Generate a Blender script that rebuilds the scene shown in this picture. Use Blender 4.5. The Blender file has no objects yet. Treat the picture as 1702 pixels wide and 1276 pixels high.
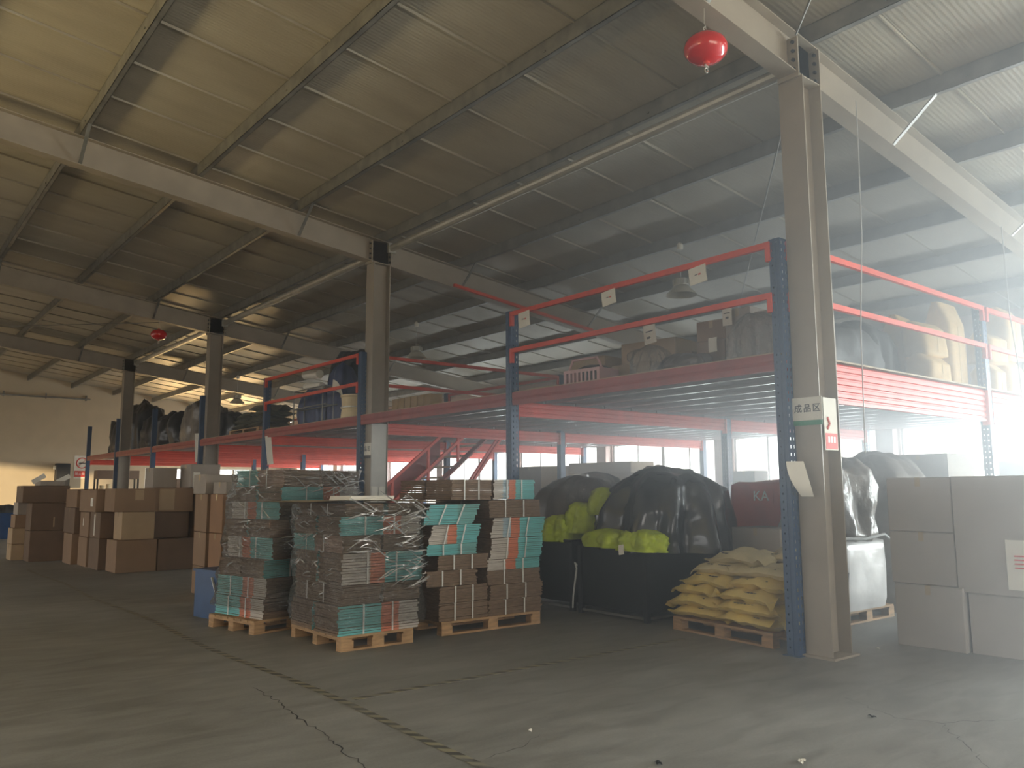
import bpy, bmesh, math, random
from mathutils import Vector, Matrix, noise

SC = bpy.context.scene
COL = SC.collection
R = math.radians
PI = math.pi
rnd = random.Random(7)

# ------------------------------------------------------------------ camera
cam_data = bpy.data.cameras.new('camera')
cam_data.sensor_fit = 'HORIZONTAL'
cam_data.sensor_width = 36.0
cam_data.lens = 1349.3 / 1702 * 36.0
cam_data.clip_start = 0.05
cam_data.clip_end = 400
cam = bpy.data.objects.new('camera', cam_data)
COL.objects.link(cam)
_p, _y, _r = R(7.411), R(39.071), R(-0.235)
_f = Vector((math.sin(_y) * math.cos(_p), math.cos(_y) * math.cos(_p), math.sin(_p)))
_x = Vector((math.cos(_y), -math.sin(_y), 0))
_u = _x.cross(_f)
_xr = _x * math.cos(_r) + _u * math.sin(_r)
_ur = _u * math.cos(_r) - _x * math.sin(_r)
cam.matrix_world = Matrix(((_xr.x, _ur.x, -_f.x, 0), (_xr.y, _ur.y, -_f.y, 0), (_xr.z, _ur.z, -_f.z, 1.55), (0, 0, 0, 1)))
SC.camera = cam

# ------------------------------------------------------------------ colour management and sampling helpers
SC.view_settings.view_transform = 'Standard'
SC.view_settings.look = 'None'
SC.view_settings.gamma = 1.0
SC.view_settings.use_curve_mapping = False
SC.view_settings.exposure = 0.0
SC.cycles.use_denoising = True
SC.cycles.max_bounces = 7
SC.cycles.diffuse_bounces = 4
SC.cycles.glossy_bounces = 3
SC.cycles.transmission_bounces = 4
SC.cycles.transparent_max_bounces = 12
SC.cycles.volume_bounces = 0
SC.cycles.caustics_reflective = False
SC.cycles.caustics_refractive = False
SC.cycles.sample_clamp_indirect = 4.0
SC.cycles.use_adaptive_sampling = True
SC.cycles.adaptive_threshold = 0.02

# ------------------------------------------------------------------ sky, sun and daylight at the openings
world = bpy.data.worlds.new('world')
SC.world = world
world.use_nodes = True
_bg = world.node_tree.nodes['Background']
_bg.inputs[0].default_value = (1.0, 0.985, 0.96, 1)
_bg.inputs[1].default_value = 4.0

sun_data = bpy.data.lights.new('sun', 'SUN')
sun_data.energy = 6.0
sun_data.angle = R(0.9)
sun_data.color = (1.0, 0.78, 0.48)
sun = bpy.data.objects.new('sun', sun_data)
COL.objects.link(sun)
sun.rotation_euler = Vector((0.75, 0.62, -0.0825)).to_track_quat('-Z', 'Y').to_euler()


def daylight(name, loc, normal, sx, sy, radiance, color, spread=180):
    """Lamp for daylight at one opening, or a fill added there: sx along the horizontal, sy along the vertical."""
    d = bpy.data.lights.new(name, 'AREA')
    d.shape = 'RECTANGLE'
    d.size, d.size_y = sx, sy
    d.energy = radiance * PI * sx * sy
    d.color = color
    d.spread = R(spread)
    o = bpy.data.objects.new(name, d)
    COL.objects.link(o)
    n = Vector(normal)
    xx = Vector((0, 0, 1)).cross(-n).normalized()
    yy = (-n).cross(xx) * -1
    zz = -n
    yy = zz.cross(xx)
    o.matrix_world = Matrix(((xx.x, yy.x, zz.x, loc[0]), (xx.y, yy.y, zz.y, loc[1]), (xx.z, yy.z, zz.z, loc[2]), (0, 0, 0, 1)))
    return o


XW, XL, YF, YB = 17.6, -14.0, -10.0, 40.0       # inner faces of the four walls
PIER = [-4.3 + 4.3 * k for k in range(-1, 11)]   # wall piers along the right wall
WIN_LOW = (1.0, 2.86)
WIN_HIGH = (3.15, 4.1)
WHITE = (0.86, 0.95, 1.0)
WARM = (1.0, 0.70, 0.33)
for k in range(len(PIER) - 1):
    a, b = PIER[k] + 0.24, PIER[k + 1] - 0.24
    near = b < 4.3
    daylight('daylight_right', (XW + 0.42, (a + b) / 2, 1.93), (-1, 0, 0), b - a, 1.86, (155.0 if b < 0.1 else 62.0) if near else 18.0, WHITE)
    if near:
        daylight('daylight_right_upper', (XW + 0.42, (a + b) / 2, 3.62), (-1, 0, 0), b - a, 0.95, 60.0 if b < 0.1 else 25.0, WHITE)
END_WIN = [(10.6, 12.75), (13.6, 15.9)]
for a, b in END_WIN:
    daylight('daylight_back', ((a + b) / 2, YB + 0.42, 1.93), (0, -1, 0), b - a, 1.4, 10.0, WARM)
    daylight('daylight_back_upper', ((a + b) / 2, YB + 0.42, 3.5), (0, -1, 0), b - a, 1.0, 45.0, (1.0, 0.62, 0.25))
GATE = (-2.0, 14.0, 4.6)         # y from, y to, height of the open gate in the left wall
DOORWAY = (15.0, 36.0, 4.75)
FRONT = (-4.0, 8.0, 4.4)         # x from, x to, height of the open gate in the front wall
SKY = (0.95, 0.97, 1.0)
daylight('gate_ceiling_fill', (XL - 0.3, (GATE[0] + GATE[1]) / 2, GATE[2] / 2), (1, 0.05, 0.54), GATE[1] - GATE[0], GATE[2], 2.0, (1.0, 0.78, 0.36), 36)  # added lamp, tilted and narrowed to brighten only the near ceiling
daylight('daylight_front_sky', ((FRONT[0] + FRONT[1]) / 2, YF - 0.3, FRONT[2] / 2), (0, 1, 0), FRONT[1] - FRONT[0], FRONT[2], 1.9, SKY)
daylight('front_rafter_fill', ((FRONT[0] + FRONT[1]) / 2, YF - 0.3, FRONT[2] / 2), (0, 1, 0.9), FRONT[1] - FRONT[0], FRONT[2], 2.4, (1.0, 0.78, 0.46), 120)  # second lamp added here, tilted up to brighten the rafter faces
daylight('daylight_doorway', (XL - 0.3, (DOORWAY[0] + DOORWAY[1]) / 2, DOORWAY[2] / 2), (1, 0, 0), DOORWAY[1] - DOORWAY[0], DOORWAY[2], 0.1, (1.0, 0.78, 0.48))
# ==LIGHTS END==

# ------------------------------------------------------------------ materials
def M(name, rgb, rough=0.6, metal=0.0, var=0.12, vscale=6.0, bump=0.0, bscale=40.0, spec=0.5, stretch=None, alpha=None, coat=0.0, sheen=0.0, coord='Object'):
    m = bpy.data.materials.new(name)
    m.use_nodes = True
    nt = m.node_tree
    b = nt.nodes['Principled BSDF']
    b.inputs['Roughness'].default_value = rough
    b.inputs['Metallic'].default_value = metal
    b.inputs['Specular IOR Level'].default_value = spec
    b.inputs['Coat Weight'].default_value = coat
    tc = nt.nodes.new('ShaderNodeTexCoord')
    mp = nt.nodes.new('ShaderNodeMapping')
    nt.links.new(tc.outputs[coord], mp.inputs[0])
    if stretch:
        mp.inputs['Scale'].default_value = stretch
    n = nt.nodes.new('ShaderNodeTexNoise')
    n.inputs['Scale'].default_value = vscale
    n.inputs['Detail'].default_value = 5
    nt.links.new(mp.outputs[0], n.inputs[0])
    r = nt.nodes.new('ShaderNodeValToRGB')
    e = r.color_ramp.elements
    e[0].position, e[1].position = 0.3, 0.7
    e[0].color = (*[c * (1 - var) for c in rgb], 1)
    e[1].color = (*[min(1, c * (1 + var)) for c in rgb], 1)
    nt.links.new(n.outputs[0], r.inputs[0])
    nt.links.new(r.outputs[0], b.inputs['Base Color'])
    if bump:
        n2 = nt.nodes.new('ShaderNodeTexNoise')
        n2.inputs['Scale'].default_value = bscale
        n2.inputs['Detail'].default_value = 3
        nt.links.new(mp.outputs[0], n2.inputs[0])
        bp = nt.nodes.new('ShaderNodeBump')
        bp.inputs['Strength'].default_value = bump
        bp.inputs['Distance'].default_value = 0.02
        nt.links.new(n2.outputs[0], bp.inputs['Height'])
        nt.links.new(bp.outputs[0], b.inputs['Normal'])
    return m


def glassy(name, tint, gloss, bump=0.0, bscale=8.0, rough=0.08, stretch=None):
    """A thin clear sheet: mostly see-through, with a sharp reflection, wrinkled by bump."""
    m = bpy.data.materials.new(name)
    m.use_nodes = True
    nt = m.node_tree
    nt.nodes.remove(nt.nodes['Principled BSDF'])
    out = nt.nodes['Material Output']
    t = nt.nodes.new('ShaderNodeBsdfTransparent')
    t.inputs[0].default_value = (*tint, 1)
    g = nt.nodes.new('ShaderNodeBsdfGlossy')
    g.inputs['Roughness'].default_value = rough
    mx = nt.nodes.new('ShaderNodeMixShader')
    lw = nt.nodes.new('ShaderNodeLayerWeight')
    lw.inputs[0].default_value = 0.35
    ma = nt.nodes.new('ShaderNodeMath')
    ma.operation = 'MULTIPLY_ADD'
    ma.inputs[1].default_value = gloss
    ma.inputs[2].default_value = gloss * 0.2
    nt.links.new(lw.outputs['Fresnel'], ma.inputs[0])
    nt.links.new(ma.outputs[0], mx.inputs[0])
    nt.links.new(t.outputs[0], mx.inputs[1])
    nt.links.new(g.outputs[0], mx.inputs[2])
    nt.links.new(mx.outputs[0], out.inputs['Surface'])
    if bump:
        tc = nt.nodes.new('ShaderNodeTexCoord')
        mp = nt.nodes.new('ShaderNodeMapping')
        if stretch:
            mp.inputs['Scale'].default_value = stretch
        nt.links.new(tc.outputs['Object'], mp.inputs[0])
        n2 = nt.nodes.new('ShaderNodeTexNoise')
        n2.inputs['Scale'].default_value = bscale
        n2.inputs['Detail'].default_value = 4
        n2.inputs['Distortion'].default_value = 1.2
        nt.links.new(mp.outputs[0], n2.inputs[0])
        bp = nt.nodes.new('ShaderNodeBump')
        bp.inputs['Strength'].default_value = bump
        bp.inputs['Distance'].default_value = 0.06
        nt.links.new(n2.outputs[0], bp.inputs['Height'])
        nt.links.new(bp.outputs[0], g.inputs['Normal'])
        nt.links.new(bp.outputs[0], lw.inputs['Normal'])
    return m


# ------------------------------------------------------------------ mesh building
class MB:
    def __init__(s):
        s.v, s.f, s.m = [], [], []

    def face(s, idx, mi=0):
        s.f.append(idx)
        s.m.append(mi)

    def box(s, x0, x1, y0, y1, z0, z1, mi=0):
        b = len(s.v)
        s.v += [(x0, y0, z0), (x1, y0, z0), (x1, y1, z0), (x0, y1, z0), (x0, y0, z1), (x1, y0, z1), (x1, y1, z1), (x0, y1, z1)]
        for q in ((0, 3, 2, 1), (4, 5, 6, 7), (0, 1, 5, 4), (1, 2, 6, 5), (2, 3, 7, 6), (3, 0, 4, 7)):
            s.face(tuple(b + i for i in q), mi)
        return s

    def obox(s, c, half, rot=None, mi=0):
        """An oriented box: centre, half sizes, rotation matrix."""
        b = len(s.v)
        c = Vector(c)
        for q in ((-1, -1, -1), (1, -1, -1), (1, 1, -1), (-1, 1, -1), (-1, -1, 1), (1, -1, 1), (1, 1, 1), (-1, 1, 1)):
            p = Vector([q[i] * half[i] for i in range(3)])
            s.v.append(tuple(c + (rot @ p if rot else p)))
        for q in ((0, 3, 2, 1), (4, 5, 6, 7), (0, 1, 5, 4), (1, 2, 6, 5), (2, 3, 7, 6), (3, 0, 4, 7)):
            s.face(tuple(b + i for i in q), mi)
        return s

    def bar(s, a, b, w, h, mi=0, up=(0, 0, 1)):
        """A square bar from a to b."""
        a, b = Vector(a), Vector(b)
        d = b - a
        z = d.normalized()
        x = Vector(up).cross(z)
        if x.length < 1e-4:
            x = Vector((1, 0, 0)).cross(z)
        x.normalize()
        y = z.cross(x)
        m = Matrix((x, y, z)).transposed()
        return s.obox((a + b) / 2, (w / 2, h / 2, d.length / 2), m, mi)

    def cbox(s, x0, x1, y0, y1, z0, z1, c=0.008, mi=0):
        """A box with chamfered edges."""
        b = len(s.v)
        X, Y, Z = (x0, x1), (y0, y1), (z0, z1)
        idx = {}
        for i in (0, 1):
            for j in (0, 1):
                for k in (0, 1):
                    sx, sy, sz = (1, -1)[i] * c, (1, -1)[j] * c, (1, -1)[k] * c
                    for ax, p in enumerate(((X[i], Y[j] + sy, Z[k] + sz), (X[i] + sx, Y[j], Z[k] + sz), (X[i] + sx, Y[j] + sy, Z[k]))):
                        idx[(i, j, k, ax)] = len(s.v)
                        s.v.append(p)
        for ax in range(3):
            for e in (0, 1):
                o = [q for q in range(3) if q != ax]
                ring = []
                for p, q in ((0, 0), (1, 0), (1, 1), (0, 1)):
                    t = [0, 0, 0]
                    t[ax], t[o[0]], t[o[1]] = e, p, q
                    ring.append(idx[(*t, ax)])
                if (e == 0) != (ax == 1):
                    ring.reverse()
                s.face(tuple(ring), mi)
        for ax in range(3):
            o = [q for q in range(3) if q != ax]
            for p in (0, 1):
                for q in (0, 1):
                    t0 = [0, 0, 0]; t1 = [0, 0, 0]
                    t0[ax], t1[ax] = 0, 1
                    t0[o[0]] = t1[o[0]] = p
                    t0[o[1]] = t1[o[1]] = q
                    s.face((idx[(*t0, o[0])], idx[(*t1, o[0])], idx[(*t1, o[1])], idx[(*t0, o[1])]), mi)
        for i in (0, 1):
            for j in (0, 1):
                for k in (0, 1):
                    s.face((idx[(i, j, k, 0)], idx[(i, j, k, 1)], idx[(i, j, k, 2)]), mi)
        return s

    def prism(s, poly, axis, a, b, mi=0, caps=True):
        """Extrude a closed polygon along an axis; poly in the other two axes, in order."""
        n = len(poly)
        base = len(s.v)
        for t in (a, b):
            for p in poly:
                if axis == 'x':
                    s.v.append((t, p[0], p[1]))
                elif axis == 'y':
                    s.v.append((p[0], t, p[1]))
                else:
                    s.v.append((p[0], p[1], t))
        for i in range(n):
            j = (i + 1) % n
            s.face((base + i, base + j, base + n + j, base + n + i), mi)
        if caps:
            s.face(tuple(base + i for i in reversed(range(n))), mi)
            s.face(tuple(base + n + i for i in range(n)), mi)
        return s

    def tube(s, pts, r, n=8, mi=0, caps=True):
        pts = [Vector(p) for p in pts]
        base = len(s.v)
        prev = None
        for i, p in enumerate(pts):
            d = (pts[min(i + 1, len(pts) - 1)] - pts[max(i - 1, 0)]).normalized()
            x = prev if prev is not None else (Vector((0, 0, 1)) if abs(d.z) < 0.9 else Vector((1, 0, 0)))
            x = (x - d * x.dot(d))
            if x.length < 1e-5:
                x = d.orthogonal()
            x.normalize()
            prev = x
            y = d.cross(x)
            rr = r[i] if isinstance(r, (list, tuple)) else r
            for k in range(n):
                t = 2 * PI * k / n
                s.v.append(tuple(p + x * math.cos(t) * rr + y * math.sin(t) * rr))
        for i in range(len(pts) - 1):
            for k in range(n):
                k2 = (k + 1) % n
                s.face((base + i * n + k, base + i * n + k2, base + (i + 1) * n + k2, base + (i + 1) * n + k), mi)
        if caps:
            s.face(tuple(base + k for k in reversed(range(n))), mi)
            e = base + (len(pts) - 1) * n
            s.face(tuple(e + k for k in range(n)), mi)
        return s

    def lathe(s, prof, c=(0, 0, 0), n=20, mi=0):
        """Turn a profile of (radius, z) about the vertical through c."""
        base = len(s.v)
        for rr, z in prof:
            for k in range(n):
                t = 2 * PI * k / n
                s.v.append((c[0] + rr * math.cos(t), c[1] + rr * math.sin(t), c[2] + z))
        for i in range(len(prof) - 1):
            for k in range(n):
                k2 = (k + 1) % n
                s.face((base + i * n + k, base + i * n + k2, base + (i + 1) * n + k2, base + (i + 1) * n + k), mi)
        return s

    def grid(s, fn, nu, nv, closed_u=False, mi=0):
        base = len(s.v)
        cols = nu if closed_u else nu + 1
        for j in range(nv + 1):
            for i in range(cols):
                s.v.append(tuple(fn(i / nu, j / nv)))
        for j in range(nv):
            for i in range(nu):
                i2 = (i + 1) % cols if closed_u else i + 1
                s.face((base + j * cols + i, base + j * cols + i2, base + (j + 1) * cols + i2, base + (j + 1) * cols + i), mi)
        return s

    def mesh(s, name, mats, smooth=False):
        me = bpy.data.meshes.new(name)
        me.from_pydata([tuple(p) for p in s.v], [], s.f)
        if not isinstance(mats, (list, tuple)):
            mats = [mats]
        for mm in mats:
            me.materials.append(mm)
        if len(mats) > 1:
            me.polygons.foreach_set('material_index', s.m)
        if smooth:
            me.polygons.foreach_set('use_smooth', [True] * len(me.polygons))
        me.update()
        return me

    def build(s, name, mats, parent=None, loc=None, rotz=None, smooth=False, fix=False):
        me = s.mesh(name, mats, smooth)
        if fix:
            bm = bmesh.new()
            bm.from_mesh(me)
            bmesh.ops.recalc_face_normals(bm, faces=bm.faces)
            bm.to_mesh(me)
            bm.free()
        return put(name, me, parent, loc, rotz)


def put(name, me, parent=None, loc=None, rotz=None):
    o = bpy.data.objects.new(name, me)
    COL.objects.link(o)
    if parent is not None:
        o.parent = parent
    if loc is not None:
        o.location = loc
    if rotz is not None:
        o.rotation_euler.z = rotz
    return o


def tag(o, label=None, cat=None, group=None, kind=None):
    if label: o['label'] = label
    if cat: o['category'] = cat
    if group: o['group'] = group
    if kind: o['kind'] = kind
    return o


def thing(name, label, cat, loc=(0, 0, 0), rotz=0.0, group=None):
    o = bpy.data.objects.new(name, None)
    o.empty_display_size = 0.2
    COL.objects.link(o)
    o.location = loc
    o.rotation_euler.z = rotz
    return tag(o, label, cat, group)


def structure(o, label):
    o['kind'] = 'structure'
    o['label'] = label
    return o


def copy_tree(o, parent=None):
    c = o.copy()
    COL.objects.link(c)
    if parent is not None:
        c.parent = parent
    for ch in list(o.children):
        copy_tree(ch, c)
    return c


def nz(x, y, z=0.0, s=1.0):
    return noise.noise(Vector((x * s, y * s, z * s)))


# ------------------------------------------------------------------ material library
mt = {}
mt['steel'] = M('painted_grey_steel', (0.345, 0.295, 0.23), 0.5, var=0.1, vscale=3)
mt['galv'] = M('galvanised_steel', (0.22, 0.215, 0.195), 0.42, 0.3, var=0.3, vscale=5)
mt['tube'] = M('zinc_tube', (0.55, 0.53, 0.47), 0.35, 0.5, var=0.15)
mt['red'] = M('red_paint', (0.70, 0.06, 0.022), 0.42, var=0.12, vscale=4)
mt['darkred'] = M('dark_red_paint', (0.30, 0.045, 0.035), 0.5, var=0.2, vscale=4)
mt['blue'] = M('blue_paint', (0.035, 0.075, 0.16), 0.42, var=0.15, vscale=5)
mt['plank'] = M('grey_decking', (0.22, 0.19, 0.19), 0.5, var=0.15)
mt['lip'] = M('bright_zinc_lip', (0.85, 0.84, 0.83), 0.22, 0.9, var=0.05)
mt['ply'] = M('plywood', (0.42, 0.33, 0.22), 0.7, var=0.2)
mt['wood'] = M('pallet_wood', (0.42, 0.26, 0.13), 0.75, var=0.3, vscale=3, stretch=(2, 2, 14), bump=0.2)
mt['wall'] = M('cream_wall', (0.58, 0.48, 0.33), 0.75, var=0.05, vscale=2, bump=0.05, bscale=90)
mt['wallr'] = M('deck_tinted_wall', (0.55, 0.40, 0.36), 0.75, var=0.06, vscale=2)  # red deck reflection and glare mixed into the wall colour
mt['frame'] = M('white_window_frame', (0.72, 0.72, 0.70), 0.45, var=0.04)
mt['glass'] = glassy('window_glass', (0.97, 0.98, 0.97), 0.25)
mt['paper'] = M('white_paper', (0.82, 0.79, 0.70), 0.8, var=0.05)
mt['cream'] = M('cream_paper', (0.80, 0.66, 0.40), 0.8, var=0.05)
mt['ink'] = M('grey_ink', (0.06, 0.06, 0.065), 0.7, var=0.05)
mt['redink'] = M('red_ink', (0.65, 0.06, 0.04), 0.6, var=0.05)
mt['green'] = M('green_ink', (0.05, 0.28, 0.14), 0.6, var=0.05)
mt['whiteink'] = M('white_ink', (0.85, 0.84, 0.8), 0.6, var=0.03)
mt['dark'] = M('black_matt', (0.012, 0.012, 0.014), 0.6, var=0.2)
mt['wire'] = M('grey_cord', (0.5, 0.5, 0.48), 0.6, var=0.1)


def concrete():
    m = bpy.data.materials.new('concrete_floor')
    m.use_nodes = True
    nt = m.node_tree
    b = nt.nodes['Principled BSDF']
    tc = nt.nodes.new('ShaderNodeTexCoord')
    n1 = nt.nodes.new('ShaderNodeTexNoise'); n1.inputs['Scale'].default_value = 0.45; n1.inputs['Detail'].default_value = 8
    n2 = nt.nodes.new('ShaderNodeTexNoise'); n2.inputs['Scale'].default_value = 2.6; n2.inputs['Detail'].default_value = 9; n2.inputs['Distortion'].default_value = 0.8
    n3 = nt.nodes.new('ShaderNodeTexNoise'); n3.inputs['Scale'].default_value = 60; n3.inputs['Detail'].default_value = 4
    mp = nt.nodes.new('ShaderNodeMapping'); mp.inputs['Scale'].default_value = (0.7, 2.2, 1); mp.inputs['Rotation'].default_value = (0, 0, 0.5)
    nt.links.new(tc.outputs['Object'], n1.inputs[0])
    nt.links.new(tc.outputs['Object'], mp.inputs[0])
    nt.links.new(mp.outputs[0], n2.inputs[0])
    nt.links.new(tc.outputs['Object'], n3.inputs[0])
    a = nt.nodes.new('ShaderNodeMixRGB'); a.blend_type = 'MIX'; a.inputs[0].default_value = 0.5
    nt.links.new(n1.outputs[0], a.inputs[1]); nt.links.new(n2.outputs[0], a.inputs[2])
    r = nt.nodes.new('ShaderNodeValToRGB')
    e = r.color_ramp.elements
    e[0].position, e[1].position = 0.34, 0.66
    e[0].color = (0.19, 0.185, 0.165, 1); e[1].color = (0.36, 0.355, 0.33, 1)
    nt.links.new(a.outputs[0], r.inputs[0])
    mm = nt.nodes.new('ShaderNodeMixRGB'); mm.blend_type = 'OVERLAY'; mm.inputs[0].default_value = 0.18
    nt.links.new(r.outputs[0], mm.inputs[1]); nt.links.new(n3.outputs[0], mm.inputs[2])
    nt.links.new(mm.outputs[0], b.inputs['Base Color'])
    rr = nt.nodes.new('ShaderNodeMapRange'); rr.inputs['To Min'].default_value = 0.42; rr.inputs['To Max'].default_value = 0.7
    nt.links.new(n2.outputs[0], rr.inputs[0]); nt.links.new(rr.outputs[0], b.inputs['Roughness'])
    bp = nt.nodes.new('ShaderNodeBump'); bp.inputs['Strength'].default_value = 0.15; bp.inputs['Distance'].default_value = 0.01
    nt.links.new(n2.outputs[0], bp.inputs['Height']); nt.links.new(bp.outputs[0], b.inputs['Normal'])
    return m


def roof_metal():
    """Sandwich-panel underside: fine ribs along the panel, dusty and stained."""
    m = bpy.data.materials.new('ribbed_roof_panel')
    m.use_nodes = True
    nt = m.node_tree
    b = nt.nodes['Principled BSDF']
    b.inputs['Roughness'].default_value = 0.45
    b.inputs['Metallic'].default_value = 0.0
    tc = nt.nodes.new('ShaderNodeTexCoord')
    w = nt.nodes.new('ShaderNodeTexWave'); w.bands_direction = 'Y'; w.inputs['Scale'].default_value = 5.6; w.inputs['Distortion'].default_value = 0.15
    nt.links.new(tc.outputs['Object'], w.inputs[0])
    bp = nt.nodes.new('ShaderNodeBump'); bp.inputs['Strength'].default_value = 0.5; bp.inputs['Distance'].default_value = 0.004
    nt.links.new(w.outputs['Fac'], bp.inputs['Height']); nt.links.new(bp.outputs[0], b.inputs['Normal'])
    n = nt.nodes.new('ShaderNodeTexNoise'); n.inputs['Scale'].default_value = 1.4; n.inputs['Detail'].default_value = 6
    mp = nt.nodes.new('ShaderNodeMapping'); mp.inputs['Scale'].default_value = (0.5, 1.6, 1)
    nt.links.new(tc.outputs['Object'], mp.inputs[0]); nt.links.new(mp.outputs[0], n.inputs[0])
    r = nt.nodes.new('ShaderNodeValToRGB')
    e = r.color_ramp.elements
    e[0].position, e[1].position = 0.3, 0.75
    e[0].color = (0.36, 0.32, 0.25, 1); e[1].color = (0.47, 0.43, 0.34, 1)
    nt.links.new(n.outputs[0], r.inputs[0])
    nt.links.new(r.outputs[0], b.inputs['Base Color'])
    return m


mt['floor'] = concrete()
mt['roof'] = roof_metal()

# ------------------------------------------------------------------ floor, walls, roof
def zr(x):
    """Top of the rafters (underside of the purlins)."""
    return 6.1 - 0.12 * (abs(x + 3) - 10.25)


floor = MB().box(XL - 0.3, XW + 0.3, YF - 0.3, YB + 0.3, -0.2, 0).build('floor', mt['floor'])
structure(floor, 'grey worn concrete warehouse floor with a long crack')
ground = MB().box(-80, 90, -70, 120, -0.5, -0.21).build('ground', M('outdoor_ground', (0.3, 0.28, 0.24), 0.9, vscale=0.3))
structure(ground, 'bare ground outside the warehouse')
o = MB().box(-34, -22, -30, 4.5, -0.21, 11).build('sun_blocker', M('blocker_grey', (0.4, 0.37, 0.33), 0.9))  # unseen block added to stop the low sun entering the gate
tag(o, 'added unseen block keeping the low sun off the left gate', 'light blocker')

ceil = bpy.data.objects.new('ceiling', None)
COL.objects.link(ceil)
structure(ceil, 'sloping roof lining of ribbed sandwich panels')
RIDGE = -3.0
SEAM = [1.27 + 1.14 * k for k in range(-3, 34)]
ang = math.atan(0.12)
for i in range(len(SEAM) - 1):
    a, b = SEAM[i], SEAM[i + 1]
    m = MB()
    dz = rnd.uniform(-0.004, 0.004)
    x0, x1 = RIDGE, XW + 0.5
    za, zb = zr(x0) + 0.2 + dz, zr(x1) + 0.2 + dz
    base = 0
    y0, y1 = a + 0.004, b - 0.004
    # folded underside: flat pan, with a small raised lip at the joint
    prof = [(y0, 0.06), (y0, -0.022), (y0 + 0.02, -0.022), (y0 + 0.03, 0.0), (y1 - 0.03, 0.0), (y1 - 0.026, 0.006), (y1, 0.006), (y1, 0.06)]
    n = len(prof)
    for x, z in ((x0, za), (x1, zb)):
        for py, pz in prof:
            m.v.append((x, py, z + pz))
    for q in range(n):
        p = (q + 1) % n
        m.face((q, n + q, n + p, p))
    m.face(tuple(range(n)))
    m.face(tuple(range(2 * n - 1, n - 1, -1)))
    m.build('roof_panel', mt['roof'], ceil, fix=True)
m = MB()
m.prism([(RIDGE, zr(RIDGE) + 0.2), (XL - 0.3, zr(XL - 0.3) + 0.2), (XL - 0.3, zr(XL - 0.3) + 0.3), (RIDGE, zr(RIDGE) + 0.3)], 'y', YF - 0.3, YB + 0.3)
m.prism([(RIDGE, zr(RIDGE) + 0.2), (XW + 0.5, zr(XW + 0.5) + 0.2), (XW + 0.5, zr(XW + 0.5) + 0.27), (RIDGE, zr(RIDGE) + 0.27)], 'y', YF - 0.3, SEAM[0])
m.prism([(RIDGE, zr(RIDGE) + 0.268), (XW + 0.5, zr(XW + 0.5) + 0.268), (XW + 0.5, zr(XW + 0.5) + 0.36), (RIDGE, zr(RIDGE) + 0.36)], 'y', SEAM[0], YB + 0.3)
m.build('roof_slab', mt['roof'], ceil, fix=True)

# right wall with its two rows of windows
wall = bpy.data.objects.new('wall_right', None)
COL.objects.link(wall)
structure(wall, 'long window wall behind the storage deck, reflected red of the deck in its colour')
T = 0.26
ztop = zr(XW) + 0.2
m = MB()
m.box(XW, XW + T, YF, YB, 0, WIN_LOW[0])
m.box(XW, XW + T, YF, YB, WIN_LOW[1], WIN_HIGH[0])
m.box(XW, XW + T, YF, YB, WIN_HIGH[1], ztop)
m.build('wall_panel', mt['wallr'], wall)
ends = [YF] + PIER + [YB]
for k, p in enumerate(PIER):
    lo = YF if k == 0 else p - 0.24
    hi = YB if k == len(PIER) - 1 else p + 0.24
    for z0, z1 in (WIN_LOW, WIN_HIGH):
        MB().box(XW, XW + T, lo, hi, z0, z1).build('wall_panel', mt['wallr'], wall)
    MB().box(XW - 0.22, XW, p - 0.19, p + 0.19, 0, zr(XW) - 0.35).build('pier', mt['wallr'], wall)


def window(n, axis, w, a, b, z0, z1, parts, label):
    """A framed window between a and b along the wall, with upright mullions and panes."""
    o = bpy.data.objects.new('window_%d' % n, None)
    COL.objects.link(o)
    structure(o, label)
    o.location = (w, (a + b) / 2, z0) if axis == 'x' else ((a + b) / 2, w, z0)
    if axis == 'y':
        o.rotation_euler.z = PI / 2
    L, H = b - a, z1 - z0
    t = 0.05
    f = MB()
    f.box(0.05, 0.15, -L / 2, L / 2, 0, t)
    f.box(0.05, 0.15, -L / 2, L / 2, H - t, H)
    f.box(0.05, 0.15, -L / 2, -L / 2 + t, t, H - t)
    f.box(0.05, 0.15, L / 2 - t, L / 2, t, H - t)
    f.build('window_frame', mt['frame'], o)
    step = (L - 2 * t) / parts
    for k in range(1, parts):
        y = -L / 2 + t + step * k
        ww = 0.055 if (parts == 4 and k == 2) else 0.022
        MB().box(0.06, 0.14, y - ww, y + ww, t, H - t).build('mullion', mt['frame'], o)
    for k in range(parts):
        y = -L / 2 + t + step * k
        MB().box(0.095, 0.101, y + 0.02, y + step - 0.02, t, H - t).build('pane', mt['glass'], o)
    MB().box(-0.03, 0.05, -L / 2, L / 2, -0.03, 0.0).build('window_sill', mt['frame'], o)


wn = 1
for k in range(len(PIER) - 1):
    a, b = PIER[k] + 0.24, PIER[k + 1] - 0.24
    window(wn, 'x', XW, a, b, WIN_LOW[0], WIN_LOW[1], 4, 'low four-pane window in the right wall, bay %d from the front wall' % (k + 1))
    wn += 1
    if b > 4.3:
        MB().box(XW, XW + T, a, b, *WIN_HIGH).build('wall_panel', mt['wallr'], wall)
        continue
    window(wn, 'x', XW, a, b, WIN_HIGH[0], WIN_HIGH[1], 4, 'high strip window in the right wall, bay %d from the front wall' % (k + 1))
    wn += 1

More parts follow.
